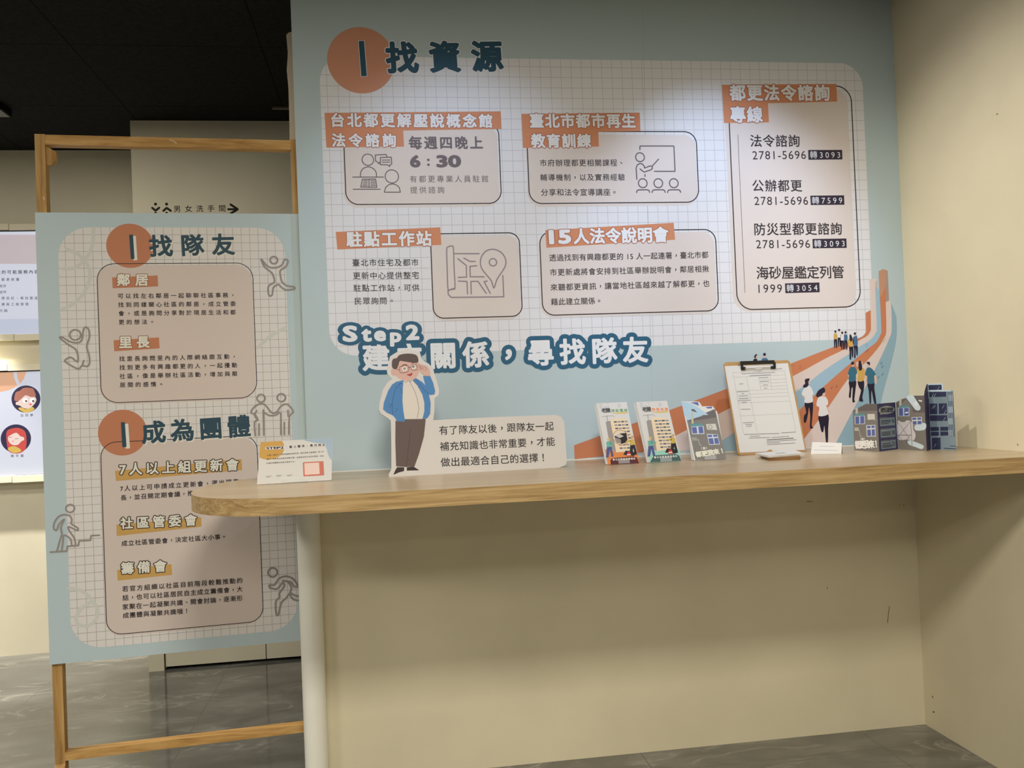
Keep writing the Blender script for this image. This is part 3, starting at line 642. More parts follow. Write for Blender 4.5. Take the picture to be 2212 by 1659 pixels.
r_ = [R_.w(uL0, fz, f2), R_.w(uL1, fz, f2), R_.w(uL1, fz, f2+0.75*S), R_.w(uL0, fz, f2+0.75*S)]
b.add(q+r_, [[0,1,2,3],[4,5,6,7],[0,1,5,4],[1,2,6,5],[2,3,7,6],[3,0,4,7]], PINE_V); b.build('foot_brace', ss)
# staples in the wood
STAPLE = pm((232, 224, 200), 0.3, 0.5, 0.6)
z = Zm(0, 0, 3.318)
b = MB(); b.pstroke(R_, [z(1215,1003), z(1240,1008), z(1264,1028)], 1.5, 0.3, STAPLE); b.build('staple', ss); b = MB(); b.pstroke(R_, [z(310,1410), z(318,1432)], 1.5, 0.3, STAPLE); b.build('staple', ss)
# the board
u0 = (B_.uv(83.8, 458.7)[0]+B_.uv(99, 1437)[0])/2; u1 = B_.uv(651, 462)[0]
v1 = (B_.uv(83.8, 458.7)[1]+B_.uv(627, 462)[1])/2; v0 = (B_.uv(99, 1437)[1]+B_.uv(647.7, 1383.7)[1])/2
b = MB(); b.prism(B_, [(u0, v0), (u1, v0), (u1, v1), (u0, v1)], -BT, 0, BLUE)
sb = b.build('sign_board', ss)
z = Zm(80, 460, 3.607)
g0, g1 = B_.uv(*z(185, 900))[0], B_.uv(*z(1955, 900))[0]; h1 = B_.uv(*z(1000, 113))[1]; h0 = B_.uv(232, 1397)[1]
GRID2 = pm((164, 159, 156)); WH2 = pm((226, 222, 219)); PINK2 = pm((216, 201, 193)); BROR = pm((196, 128, 94)); BRLN = pm((150, 96, 68)); BRLN2 = pm((70, 52, 44)); GOLD = pm((204, 162, 92)); CREAMW = pm((232, 230, 218))
RIB = pm((211, 212, 206)); BIC = pm((152, 144, 140))
gp = B_.uv(160.4, 530); gq = B_.uv(166, 507)
grid_panel(B_, g0, h0, g1, h1, 2.6*S, gp[0], gq[1], 0.745*S, 0.035*S, WH2, GRID2, 'grid_panel', sb)
for kk, (q, zz) in enumerate(((((440,118),(432,250),(385,350),(300,425),(200,435)), 0), (((230,280),(330,330),(400,420),(410,520),(360,630),(280,710),(200,750)), 0), (((1720,1050),(1820,960),(1945,890)), 0), (((205,1215),(290,1235),(350,1290),(385,1350),(380,1410),(330,1455),(270,1450),(250,1410),(280,1350),(345,1305)), 1))):
    zz = (z, Zm(80, 860, 2.962))[zz]; b = MB(); b.pstroke(B_, [zz(*p) for p in smooth(q, 5)], 8, 3.7+0.04*kk, RIB); b.build('ribbon_motif', sb)
def disc_title(zz, cx, cy, r, bar, txt, l, rr, h):
    b = MB(); b.pdisc(B_, cx, cy, r, 5, BROR, 64); b.build('heading_disc', sb)
    b = MB(); sh = [zz(x+22, y+10) for x, y in bar]; b.ppoly(B_, sh, 6.5, CREAMW); b.ppoly(B_, [zz(*q) for q in bar], 8, pm((44, 74, 90)))
    text(b, B_, txt, (zz(*l)[0]+2.6, zz(*l)[1]+2.8), (zz(*rr)[0]+2.6, zz(*rr)[1]+2.8), h, 7, CREAMW, 0.031)
    text(b, B_, txt, zz(*l), zz(*rr), h, 9, pm((44, 74, 90)), 0.031); b.build('heading_lettering', sb)
card(B_, 'neighbour_card', sb, z(484,950), z(1698,950), z(1100,393), z(1100,1460), 38, -2, 4, 1.7, PINK2)
disc_title(z, 281, 531, 51.3, ((718,170),(748,169),(760,358),(731,360)), '找隊友', (872,258), (1540,243), 50)
BH = 0.034
def bstrip(q, name='heading_strip', m=BROR): b = MB(); b.ppoly(B_, [z(*p) for p in q], 6, m); b.build(name, sb)
bstrip(((585,503),(940,487),(944,572),(590,587))); bstrip(((597,992),(950,970),(955,1055),(602,1078)))
letters(B_, [('鄰居', z(622,522), z(866,520), 28.5), ('里長', z(639,1008), z(878,1003), 28.5)], 'subheading_lettering', sb, CREAMW, 8, BH, (BRLN, 1.5))
letters(B_, [('可以找左右鄰居一起聊聊社區事務，', z(630,647), z(1530,640), 11.7), ('找到同樣關心社區的鄰居，成立管委', z(632,716), z(1548,707), 11.7), ('會，或是詢問分享對於現居生活和都', z(635,783), z(1548,773), 11.7), ('更的想法。', z(637,851), z(905,848), 11.7),
    ('找里長詢問里內的人際網絡跟互動，', z(640,1137), z(1540,1118), 11.7), ('找到更多有興趣都更的人，一起擾動', z(642,1205), z(1558,1185), 11.7), ('社區，像是舉辦社區活動，增加與鄰', z(643,1273), z(1560,1252), 11.7), ('居間的感情。', z(645,1340), z(975,1333), 11.7)], 'body_lettering', sb, LINE, 8, 0.016)
def icon(name, zz, w, heads, *lines, closed=(0,)):
    b = MB()
    for x, y, r in heads: b.pring(B_, *zz(x, y), r, w, 8, BIC)
    for i, q in enumerate(lines): b.pstroke(B_, [zz(*p) for p in smooth(q, 3, i in closed)], w, 8.2+0.2*i, BIC, i in closed)
    b.build(name, sb)
icon('jumping_figure_icon', z, 3.9, [(1845,368,8)], [(1745,360),(1765,382),(1787,407),(1820,426),(1870,425),(1908,405),(1925,368),(1945,362),(1955,380),(1937,420),(1897,447),(1895,480),(1910,540),(1950,568),(1998,575),(2005,592),(1940,600),(1900,575),(1880,558),(1842,580),(1832,638),(1810,645),(1800,605),(1808,565),(1850,538),(1837,480),(1815,455),(1772,420)])
icon('leaping_figure_icon', z, 3.9, [(298,950,12)], [(178,975),(200,970),(250,1000),(310,1012),(348,992),(362,910),(380,890),(402,908),(408,970),(387,1040),(403,1100),(410,1160),(394,1195),(350,1190),(318,1215),(228,1165),(220,1145),(265,1125),(312,1160),(320,1120),(300,1062),(250,1030)], [(352,1188),(365,1150)])
z = Zm(540, 740, 3.072)
icon('handshake_icon', z, 3.9, [(73,370,8.6), (208,366,8.8)], [(35,618),(30,530),(52,512),(32,478),(6,462),(32,424),(70,406),(102,415),(138,460),(160,468),(182,455),(205,422),(240,408),(265,424),(287,460),(262,492),(258,608)], [(88,448),(92,615)], [(60,540),(60,615)], [(205,470),(205,610)], [(228,530),(228,610)], [(95,465),(130,484),(172,480),(196,462)], [(45,452),(30,482),(50,512)], [(252,450),(254,490)], closed=())
z = Zm(80, 860, 2.962)
card(B_, 'group_card', sb, z(425,850), z(1428,850), z(900,262), z(945,1472), 34, -2, 4, 1.7, PINK2)
disc_title(z, 265, 934.5, 53, ((537,155),(562,153),(573,311),(546,314)), '成為團體', (668,222), (1365,174), 51)
bstrip(((500,465),(1308,390),(1312,460),(505,530)), m=GOLD); bstrip(((508,810),(1050,762),(1052,822),(510,882)), m=GOLD); bstrip(((512,1100),(860,1062),(864,1130),(516,1168)), m=GOLD)
letters(B_, [('7人以上組更新會', z(527,456), z(1291,424), 28), ('社區管委會', z(532,801), z(1024,778), 27), ('籌備會', z(537,1090), z(830,1072), 27.5)], 'subheading_lettering', sb, CREAMW, 8, 0.028, (BRLN2, 2.0))
letters(B_, [('7人以上可申請成立更新會，選出理事', z(532,579), z(1290,533), 12.6), ('長，並召開定期會議，推', z(535,638), z(1000,607), 12.6), ('成立社區管委會，決定社區大小事。', z(540,930), z(1203,885), 12.6),
    ('若官方組織以社區目前階段較難推動的', z(545,1221), z(1313,1165), 12.8), ('話，也可以社區居民自主成立籌備會，大', z(547,1278), z(1315,1220), 12.8), ('家聚在一起凝聚共識、開會討論，逐漸形', z(547,1336), z(1315,1278), 12.8), ('成團體與凝聚共識哦！', z(549,1391), z(960,1361), 12.8)], 'body_lettering', sb, LINE, 8, 0.016)
icon('running_figure_icon', z, 4.2, [(1508,1115,10)], [(1490,1212),(1486,1196),(1520,1194),(1550,1152),(1600,1140),(1645,1162),(1668,1203),(1648,1206),(1625,1178),(1600,1172),(1572,1168)], [(1490,1214),(1530,1222),(1552,1205),(1572,1180),(1582,1204),(1550,1248),(1552,1275),(1528,1300),(1530,1378),(1545,1384),(1562,1310),(1592,1282),(1614,1254),(1640,1288),(1700,1296)], [(1605,1176),(1628,1210),(1616,1250)], [(1620,1245),(1650,1262),(1700,1270)], closed=())
z = Zm(0, 760, 3.6075)
icon('stair_climber_icon', z, 3.7, [(547,1220,9.2)], [(430,1390),(418,1372),(424,1330),(455,1285),(500,1268),(545,1278),(560,1310),(556,1340),(606,1372),(598,1390),(535,1362),(540,1395),(578,1450),(588,1508),(560,1506),(550,1458),(498,1428),(490,1490),(480,1550)], [(430,1390),(445,1385),(458,1345),(500,1305),(475,1365),(482,1420),(470,1460),(445,1548)], closed=())
b = MB(); b.pstroke(B_, [z(*q) for q in ((392,1560),(520,1552),(525,1515),(612,1508),(617,1472),(705,1468),(710,1432),(775,1428))], 3.7, 8, BIC); b.build('stair_icon', sb)

# ================================================================== the counter
CZ = -35.55; CY = -20.1; ZC = (CZ-FZ)*S
ct = thing('counter', 'long oak laminate counter with a rounded free end under the mural', 'counter', XYZ(20, -8, FZ))
out = [(56.38, 0.0), (56.38, CY)]
n = 28; ex = -2.0; hw = -CY/2; xr = 8.75
for i in range(n+1):
    t = math.radians(-90-180*i/n); c, s_ = math.cos(t), math.sin(t)
    k = 2/2.25
    out.append((ex-abs(c)**k*xr, CY/2+math.copysign(abs(s_)**k*hw, s_)))
out[-1] = (ex, -0.02)
CF = Frame(XYZ(0, 0, CZ), (1, 0, 0), (0, 1, 0))
b = MB(); uv = [(x*S, y*S-0.0005) for x, y in out]
b.prism(CF, uv, -1.22*S, 0, OAK_TOP, OAK_EDGE)
b.gbox((36.85, CY-0.012, CZ-1.21), (36.9, CY, CZ-0.01), pm((112,84,48))); b.build('countertop', ct)
b = MB(); seg = 40; cx, cy, rr = -3.05, -1.25, 1.03
ring = [(cx+rr*math.cos(2*math.pi*i/seg), cy+rr*math.sin(2*math.pi*i/seg)) for i in range(seg)]
b.add([XYZ(x, y, FZ) for x, y in ring]+[XYZ(x, y, CZ-1.22) for x, y in ring], [[i, (i+1) % seg, (i+1) % seg+seg, i+seg] for i in range(seg)], PVC)
b.build('support_pipe', ct, smooth=True)

# ================================================================== things on the counter
def stand_frame(blx, brx, deg, lean, lift=0.0):
    """vertical-ish plane rising from the counter: base-left pixel, heading and backward lean"""
    o = onplane(*blx, ZC+lift); a = math.radians(deg); u = Vector((math.cos(a), math.sin(a), 0)); nb = Vector((-math.sin(a), math.cos(a), 0))
    l = math.radians(lean); v = Vector((0, 0, 1))*math.cos(l)+nb*math.sin(l); return Frame(o, u, v)
def quad_base(fr, pxs):
    """sheet whose lower edge is exactly the frame's base line"""
    q = [fr.uv(*p) for p in pxs]; return q
def flat(fr, q):       # bottom corners to v = 0
    return [q[0], q[1], Vector((q[2][0], 0)), Vector((q[3][0], 0))]
def base_of(fr, w): p = fr.w(w/2, 0); return Vector((p.x, p.y, ZC))

# cut-out man with speech panel
z = Zm(540, 740, 3.072); zz = Zm(800, 740, 5.528)
CT = stand_frame((841, 1030.3), None, 2.0, 7)
o = thing('cutout_standee', 'white foam board cut-out of a cartoon man in blue jacket with a speech panel', 'standee', CT.w(0.2, 0))
WB = pm((216, 211, 208), 0.5, 0.3)
outl = [(222,1600),(218,1570),(252,1510),(250,1200),(244,930),(215,905),(130,850),(102,800),(110,720),(150,560),(210,470),(262,435),(205,375),(195,320),(215,250),(235,165),(290,130),(330,105),(420,82),(520,92),(590,110),(615,200),(700,255),(750,310),(770,390),(795,460),(822,570),(815,630),(765,665),(765,800),(750,925)]
px_ = [zz(*q) for q in outl]+[z(1215,515), z(1600,495), z(2025,480), z(2060,490), z(2085,525), z(2103,790), z(2095,812), z(2050,828)]
uvs = [CT.uv(*p) for p in px_]; uvs[0] = Vector((uvs[0][0], 0)); uvs[-1] = Vector((uvs[-1][0], 0))
b = MB(); b.prism(CT, uvs, -0.005, 0, WB); b.build('backing_board', o)
NAVYL = pm((44, 56, 84)); BJ = pm((76, 132, 190)); TRS = pm((100, 84, 80)); SHOE = pm((58, 44, 44)); HR = pm((88, 72, 68)); SK = pm((216, 176, 164)); SHIRT = pm((222, 214, 204)); SKL = pm((120, 84, 76))
def part(name, *items, par=None, k0=1.0):
    b = MB(); k = k0
    for it in items:
        if it[0] == 'p': b.ppoly(CT, [zz(*q) for q in (smooth(it[2], 3, True) if len(it) > 3 else it[2])], k, it[1])
        elif it[0] == 's': b.pstroke(CT, [zz(*q) for q in smooth(it[2], 3)], it[3], k, it[1])
        elif it[0] == 'd': b.pdisc(CT, *zz(*it[2]), it[3], k, it[1], 20)
        k += 0.5
    return b.build(name, o)
part('trousers', ('p', TRS, ((300,935),(410,915),(420,915),(662,912),(640,1120),(585,1320),(528,1480),(430,1487),(308,1478),(298,1200))), ('s', SHOE, ((478,1040),(455,1250),(430,1480)), 0.7))
part('shoe', ('p', SHOE, ((320,1488),(405,1490),(402,1535),(345,1550),(275,1580),(295,1530)))); part('shoe', ('p', SHOE, ((435,1490),(515,1480),(585,1525),(435,1530))))
part('shirt', ('p', SHIRT, ((395,455),(500,445),(580,540),(630,650),(645,760),(625,900),(560,908),(412,915),(388,770),(385,560))), ('s', NAVYL, ((460,450),(520,560),(560,680),(577,790),(558,905)), 0.7), ('s', NAVYL, ((400,455),(425,478),(455,452),(480,470),(492,448)), 0.7), k0=2)
part('jacket', ('p', BJ, ((395,448),(388,560),(384,700),(395,820),(415,945),(320,940),(290,895),(268,870),(200,840),(152,800),(160,720),(215,570),(260,500),(310,468))), ('p', BJ, ((500,445),(545,425),(620,470),(655,510),(628,400),(715,400),(750,480),(775,580),(765,620),(720,628),(700,620),(720,720),(715,850),(680,905),(622,915),(645,820),(645,720),(620,620),(560,510))),
     ('s', NAVYL, ((312,520),(280,620),(262,740),(270,870)), 0.7), ('s', NAVYL, ((318,545),(340,500),(378,490),(345,500),(382,605)), 0.6), ('s', NAVYL, ((218,738),(258,742),(222,778)), 0.6), ('s', NAVYL, ((290,830),(326,785)), 0.6), ('s', NAVYL, ((545,440),(640,560),(700,618)), 0.7), ('s', NAVYL, ((515,450),(580,530),(590,545)), 0.6), k0=3)
part('head', ('p', SK, ((300,305),(265,310),(245,345),(262,390),(305,395),(350,435),(440,455),(520,440),(565,395),(580,340),(570,240),(350,215)), 1), ('p', HR, ((310,318),(262,300),(258,230),(275,195),(315,185),(345,150),(420,133),(520,138),(565,170),(570,235),(500,240),(400,225),(352,222),(335,270)), 1),
     ('d', pm((240,234,226)), (408,312), 5), ('d', pm((240,234,226)), (516,293), 5), ('d', SHOE, (408,312), 2.6), ('d', SHOE, (514,292), 2.6), ('d', pm((250,250,250)), (408,314), 1.1), ('d', pm((250,250,250)), (515,295), 1.1),
     ('s', SHOE, ((372,285),(405,262),(440,270)), 1.2), ('s', SHOE, ((492,255),(520,240),(550,240)), 1.2), ('p', pm((178,52,58)), ((435,382),(470,375),(500,360),(492,392),(465,398)), 1), k0=4)
part('glasses', ('s', SKL, ((350,290),(445,272),(452,345),(358,360),(350,290)), 1.0), ('s', SKL, ((485,282),(545,262),(562,318),(498,330),(485,282)), 1.0), ('s', SKL, ((450,300),(487,294)), 1.0), ('s', SKL, ((350,322),(312,322)), 0.9), k0=10)
part('hand', ('p', SK, ((560,240),(590,255),(640,270),(680,285),(705,320),(715,380),(700,402),(640,390),(600,350),(572,320),(545,310),(575,295)), 1), ('s', SKL, ((575,262),(600,290),(590,320)), 0.7), ('s', SKL, ((615,272),(632,305),(622,330)), 0.7), ('s', SKL, ((645,282),(668,318),(648,340)), 0.7), ('s', SKL, ((580,285),(612,310),(600,322)), 0.7), k0=11)
z = Zm(540, 740, 3.072)
letters(CT, [('有了隊友以後，跟隊友一起', z(1255,583), z(2015,553), 19), ('補充知識也非常重要，才能', z(1260,690), z(2023,655), 19), ('做出最適合自己的選擇！', z(1265,795), z(1950,762), 19.3)], 'speech_lettering', o, pm((40, 36, 36)), 2, 0.008)

# STEP2 information card in a clear holder
z = Zm(540, 920, 10.05); PAPER = pm((218, 215, 211), 0.5, 0.3)
IC = stand_frame(z(150,1275), None, 6, 28, 0.002)
o = thing('information_card', 'white card with STEP2 heading and ochre corner blob on the counter end', 'card', base_of(IC, 0.2))
q = flat(IC, quad_base(IC, [z(230,350), z(1785,260), z(1770,1168), z(150,1275)]))
b = MB(); b.prism(IC, q, -0.002, 0, PAPER); b.build('card_sheet', o)
b = MB(); b.ppoly(IC, [z(*p) for p in ((232,352),(690,327),(725,370),(740,440),(735,530),(700,610),(610,680),(500,722),(380,735),(270,715),(205,685),(212,560))], 1, pm((206,160,84))); b.build('ochre_blob', o)
b = MB(); b.ppoly(IC, [z(*p) for p in ((1140,300),(1783,263),(1772,745),(1730,700),(1685,590),(1660,480),(1620,410),(1540,380),(1420,370),(1250,335))], 1, pm((166,186,204))); b.build('blue_blob', o)
b = MB(); CI = pm((64, 52, 52)); text(b, IC, 'STEP2', z(350,487), z(735,470), 6, 3, CI, 0.05, (pm((238,236,232)), 0.9), fit=True); text(b, IC, '：建立關係，尋找隊友', z(785,462), z(1635,408), 6.6, 3, CI, 0.03, (pm((238,236,232)), 0.9)); b.build('heading_lettering', o)
letters(IC, [('在第二個區中，我們想讓你知道的是，都市更新不僅僅是一個人的', z(372,640), z(1600,558), 3.6), ('戰鬥，更是與社區居民凝聚共識，並能夠互助互信的好鄰居，找出', z(365,725), z(1600,650), 3.6), ('共通社區最適合的都市更新方式。', z(355,812), z(990,775), 3.6)], 'body_lettering', o, CI, 2, 0.01)
b = MB(); b.poly(IC, rrect(IC.uv(*z(1160,1100)), IC.uv(*z(1595,765)), 0.002), 2, pm((206, 118, 100))); b.poly(IC, rrect(IC.uv(*z(1190,1065)), IC.uv(*z(1500,795)), 0.001), 3, pm((236, 208, 198))); b.build('coral_panel', o)
for x, y in ((410,1100), (635,1083), (865,1075)):
    b = MB()
    for k in range(2): b.pstroke(IC, [z(x-62,y-5+20*k), z(x+(58-25*k),y-14+20*k)], 0.8, 2, pm((120,112,112)), joints=0)
    b.build('caption_lines', o)
def holder(fr, w, label, hh=0.012):
    h = thing('acrylic_holder', label, 'holder', base_of(fr, w)); b = MB()
    e = 0.0012
    b.prism(fr, [(w*0.32, -0.0015), (w*0.68, -0.0015), (w*0.68, hh), (w*0.32, hh)], 0.006, 0.0075, ACRYL); b.build('front_lip', h)
    b = MB(); p0 = fr.w(w*0.32, -0.0015, 0.0075); p1 = fr.w(w*0.68, -0.0015, 0.0075); u = fr.u
    nb = Vector((-u.y, u.x, 0))
    P0 = [Vector((p.x, p.y, ZC+0.0003)) for p in (p0, p1)]; Q0 = [p+nb*0.07 for p in P0[::-1]]
    b.add(P0+Q0+[p+Vector((0,0,0.0005)) for p in P0+Q0], [[3,2,1,0],[4,5,6,7],[0,1,5,4],[1,2,6,5],[2,3,7,6],[3,0,4,7]], ACRYL); b.build('foot_plate', h)
    return h
hd = holder(IC, IC.uv(*z(1770,1168))[0], 'clear acrylic holder under the STEP2 information card', 0.014)

# leaflet stacks
def leaflet(fr, w, hgt, name, label, group, front, n=5, th=0.0016, gap=0.0004, shape=None, hc=None):
    o = thing(name, label, 'leaflet', base_of(fr, w)); b = MB()
    b.prism(fr, shape or [(0, 0), (w, 0), (w, hgt), (0, hgt)], -th, 0, PAPER); b.build('sheet', o)
    front(o); hgt = hc or hgt
    for i in range(n):
        off = th+gap+i*(th+gap); k = 0.0015*((i % 3)-1); b0 = (off+th)*fr.n.z/math.sqrt(1-fr.n.z**2)
        c = thing(name, label.split(',')[0]+', copy stacked behind the front one', 'leaflet', base_of(fr, w)-fr.n*0.0, group)
        bb = MB(); f2 = fr.back(off); bb.prism(f2, [(k-0.001*i, b0), (w+k-0.001*i, b0), (w+k-0.001*i, hgt-0.0004*i), (k-0.001*i, hgt-0.0004*i)], -th, 0, PAPER if i % 2 else pm((214, 214, 212))); bb.build('sheet', c)
    o['group'] = group; return o
def building_front(fr, zz, base, band, titlem, title2, lift, room):
    def go(o):
        PP = lambda *q: [zz(*a) for a in q]
        BG = pm(base)
        b = MB(); b.ppoly(fr, PP(*lift['ground']), 1, BG); b.ppoly(fr, PP(*lift['band']), 2, pm(band)); b.build('coloured_base', o)
        letters(fr, [('臺北市整建維護補助', zz(*lift['t'][0]), zz(*lift['t'][1]), 4.4)], 'base_lettering', o, pm((236, 232, 224)), 5, 0.02)
        b = MB(); dx, dy = lift['d']
        sk = pm((204, 202, 204))
        for x, y, w_, h_ in ((165,150,45,75),(290,140,12,90),(440,150,45,60),(230,190,50,40)):
            b = MB(); b.ppoly(fr, PP((x+dx,y+dy),(x+w_+dx,y+dy),(x+w_+dx+8,y+h_+dy),(x+dx+8,y+h_+dy)), 1, sk); b.build('skyline_print', o)
        letters(fr, [('老屋', zz(200+dx,255+dy), zz(335+dx,247+dy), 10.5)], 'title_lettering', o, pm((36, 34, 32)), 5, 0.018)
        letters(fr, [(title2, zz(345+dx,258+dy), zz(588+dx,250+dy), 7.5)], 'subject_lettering', o, titlem, 5, 0.02, (pm((240,238,232)), 0.5))
        b = MB(); b.ppoly(fr, PP((340+dx,297+dy),(585+dx,275+dy),(585+dx,295+dy),(450+dx,305+dy)), 2, pm((228,190,90))); b.pstroke(fr, PP((210+dx,345+dy),(275+dx,340+dy),(370+dx,330+dy),(395+dx,355+dy)), 0.7, 2, pm((120,116,112))); b.pstroke(fr, PP((285+dx,335+dy),(295+dx,430+dy)), 1.4, 2, pm((150,146,142))); b.build('crane_print', o)
        b = MB(); T = (lambda x, y: (x+dx+(0 if y < 500 else 0), y+dy))
        b.ppoly(fr, PP(*[T(*q) for q in ((265,425),(335,408),(420,868),(385,860),(330,800))]), 2, pm((158,150,146)))
        b.ppoly(fr, PP(*[T(*q) for q in ((335,408),(362,372),(590,360+20),(690,835),(422,875))]), 2, pm((236,214,178)))
        for i in range(9):
            x0 = 385+i*11; y = 425+i*49
            for j in range(4): b.ppoly(fr, PP(*[T(*q) for q in ((x0+j*54,y-10-j*2),(x0+j*54+44,y-12-j*2),(x0+j*54+47,y+10-j*2),(x0+j*54+3,y+12-j*2))]), 3, (pm((92,96,116)), pm((150,150,156)))[(i+j) % 2])
        b.build('building_print', o)
        FL = pm((220,178,150))
        def man(x, y, hat, top, leg, m=1):
            b = MB()
            b.ppoly(fr, PP((x-28,y+110),(x+38,y+105),(x+75,y+255),(x+40,y+270),(x+18,y+165),(x-5,y+280),(x-40,y+275)), 5, leg)
            b.ppoly(fr, PP((x-38,y+45),(x+25,y+35),(x+45,y+115),(x-28,y+125)), 6, top); b.ppoly(fr, PP((x+20*m,y+45),(x+90*m,y+60),(x+88*m,y+78),(x+18*m,y+75)), 6, top)
            b.ppoly(fr, PP((x-18,y+5),(x+15,y),(x+14,y+38),(x-16,y+38)), 6, FL); b.ppoly(fr, PP((x-28,y+8),(x,y-22),(x+28,y+5)), 7, hat); b.build('worker_print', o)
        lx, ly = lift['m1']; man(lx, ly, pm((214,196,90)), pm((110,176,160)), pm((78,88,140))); lx, ly = lift['m2']; man(lx, ly, pm((196,158,110)), pm((204,176,84)), pm((40,38,42)), -1)
        b = MB(); cx, cy = lift['cone']; b.ppoly(fr, PP((cx-70,cy+35),(cx-40,cy-25),(cx+60,cy-20),(cx+120,cy+25),(cx+80,cy+55)), 4, pm((44,38,40))); b.ppoly(fr, PP((cx-25,cy+60),(cx-10,cy-5),(cx+25,cy-10),(cx+48,cy+55)), 8, pm((204,64,48))); b.ppoly(fr, PP((cx-18,cy+30),(cx+35,cy+26),(cx+40,cy+42),(cx-20,cy+46)), 9, pm((236,226,216))); b.build('toolbox_print', o)
        if room:
            b = MB(); cx, cy = room; b.pdisc(fr, *zz(cx,cy), 120/6.9125, 4, pm((188,122,62)), 40); b.pdisc(fr, *zz(cx,cy), 112/6.9125, 4.5, pm((226,210,186)), 40)
            b.ppoly(fr, PP((395,640),(475,600),(572,590),(590,690),(560,735),(500,756),(425,732)), 5.5, pm((40,30,26))); b.ppoly(fr, PP((397,650),(490,690),(498,756),(440,738),(404,700)), 6, pm((150,140,136)))
            b.ppoly(fr, PP((405,632),(468,600),(535,640),(470,668)), 6.5, pm((200,190,184))); b.build('lift_print', o)['label'] = 'round inset of a lift car'
    return go
z = Zm(1270, 850, 6.9125)
LF1 = stand_frame(z(300,1062), None, 4, 26, 0.0015); w1 = LF1.uv(*z(768,1052))[0]; h_1 = (LF1.uv(*z(165,150))[1]+LF1.uv(*z(590,122))[1])/2
leaflet(LF1, w1, h_1, 'brochure', 'leaflet with orange base and round lift picture, first in the row on the counter', 'brochures with orange base', building_front(LF1, z, (222,136,72), (92,44,46), pm((84,146,92)), '增設電梯', dict(ground=((255,835),(330,830),(430,880),(560,870),(740,860),(768,1052),(300,1062)), band=((335,1000),(360,965),(680,940),(735,960),(768,1050),(340,1060)), t=((370,988),(705,972)), d=(0,0), m1=(310,680), m2=(660,650), cone=(600,880)), (490,658)))
holder(LF1, w1, 'clear acrylic holder under the orange-based leaflet')
LF2 = stand_frame(z(922,1035), None, 8, 24, 0.0015); w2 = LF2.uv(*z(1395,1005))[0]; h_2 = (LF2.uv(*z(775,132))[1]+LF2.uv(*z(1195,100))[1])/2
leaflet(LF2, w2, h_2, 'brochure', 'leaflet with mint green base, second in the row on the counter', 'brochures with mint green base', building_front(LF2, z, (158,206,190), (72,98,96), pm((224,132,84)), '整建維護', dict(ground=((890,850),(1000,850),(1100,835),(1250,820),(1365,830),(1392,1005),(922,1035)), band=((955,975),(985,925),(1310,905),(1365,930),(1392,1003),(925,1030)), t=((988,955),(1330,935)), d=(608,-15), m1=(930,665), m2=(1270,625), cone=(1220,845)), None))
holder(LF2, w2, 'clear acrylic holder under the mint-based leaflet')
LF3 = stand_frame(z(1585,1000), None, -6, 26, 0.0015); w3 = LF3.uv(*z(2065,990))[0]; h_3 = LF3.uv(*z(1660,150))[1]
GR = pm((128,122,114)); GRD = pm((104,96,92)); PUR = pm((92,104,160)); WFR = pm((206,208,212)); SKYB = pm((172,200,216)); TEALR = pm((96,146,150)); PLAST = pm((206,220,226))
def house(fr, b, PP, s=1.0):
    pass
def front3(o):
    PP = lambda *q: [z(*a) for a in q]
    b = MB(); b.ppoly(LF3, PP((1480,400),(1680,330),(1870,240),(1900,230),(2065,985),(1605,995)), 1, GR); b.ppoly(LF3, PP((1480,400),(1700,310),(1880,240),(1925,340),(1900,360),(1480,420)), 1.5, GRD); b.build('house_print', o)
    b = MB(); b.ppoly(LF3, PP((1402,120),(1500,135),(1620,190),(1800,320),(1640,325),(1440,345)), 2, SKYB); b.ppoly(LF3, PP((1470,330),(1530,285),(1640,320),(1720,330),(1470,410)), 2.5, SKYB); b.ppoly(LF3, PP((1540,290),(1570,288),(1578,480),(1550,485)), 3, pm((190,188,160))); b.ppoly(LF3, PP((1530,135),(1645,130),(1658,185),(1610,165)), 2.3, PUR); b.ppoly(LF3, PP((1540,232),(1590,235),(1630,285),(1550,262)), 3, GRD); b.ppoly(LF3, PP((1755,205),(1850,196),(1856,222),(1790,225)), 2, PUR); b.build('roof_print', o)
    b = MB()
    for q in (((1545,490),(1725,480),(1740,605),(1555,610)), ((1775,605),(1935,610),(1970,760),(1810,770))): b.ppoly(LF3, PP(*q), 3, WFR)
    for q in (((1550,505),(1620,500),(1632,595),(1565,600)), ((1648,498),(1712,492),(1727,592),(1660,597)), ((1785,620),(1850,618),(1855,650),(1792,652)), ((1868,617),(1928,615),(1935,645),(1873,648)), ((1798,672),(1865,668),(1885,755),(1815,758)), ((1882,668),(1940,664),(1960,750),(1897,754))): b.ppoly(LF3, PP(*q), 4, PUR)
    b.ppoly(LF3, PP((1520,470),(1560,450),(1700,448),(1725,485),(1545,495)), 5, TEALR); b.build('window_print', o)
    b = MB(); b.ppoly(LF3, PP((1762,458),(1905,452),(1930,545),(1780,540)), 3, pm((204,202,190))); b.pring(LF3, *z(1825,500), 4.2, 1.6, 4, pm((150,146,138))); b.build('air_conditioner_print', o); b = MB(); b.ppoly(LF3, PP((1548,655),(1620,655),(1640,705),(1560,705)), 3, pm((158,154,144))); b.pstroke(LF3, PP((1645,680),(1672,770),(1700,780)), 0.8, 3, WFR); b.build('old_fan_print', o)
    letters(LF3, [('都更我來！', z(1605,915), z(2012,855), 14)], 'title_lettering', o, pm((226,222,204)), 4, 0.05, (pm((90,84,78)), 0.6))
    letters(LF3, [('（跟）', z(1690,822), z(1780,815), 6.2)], 'small_lettering', o, pm((226,222,204)), 4, 0.03)
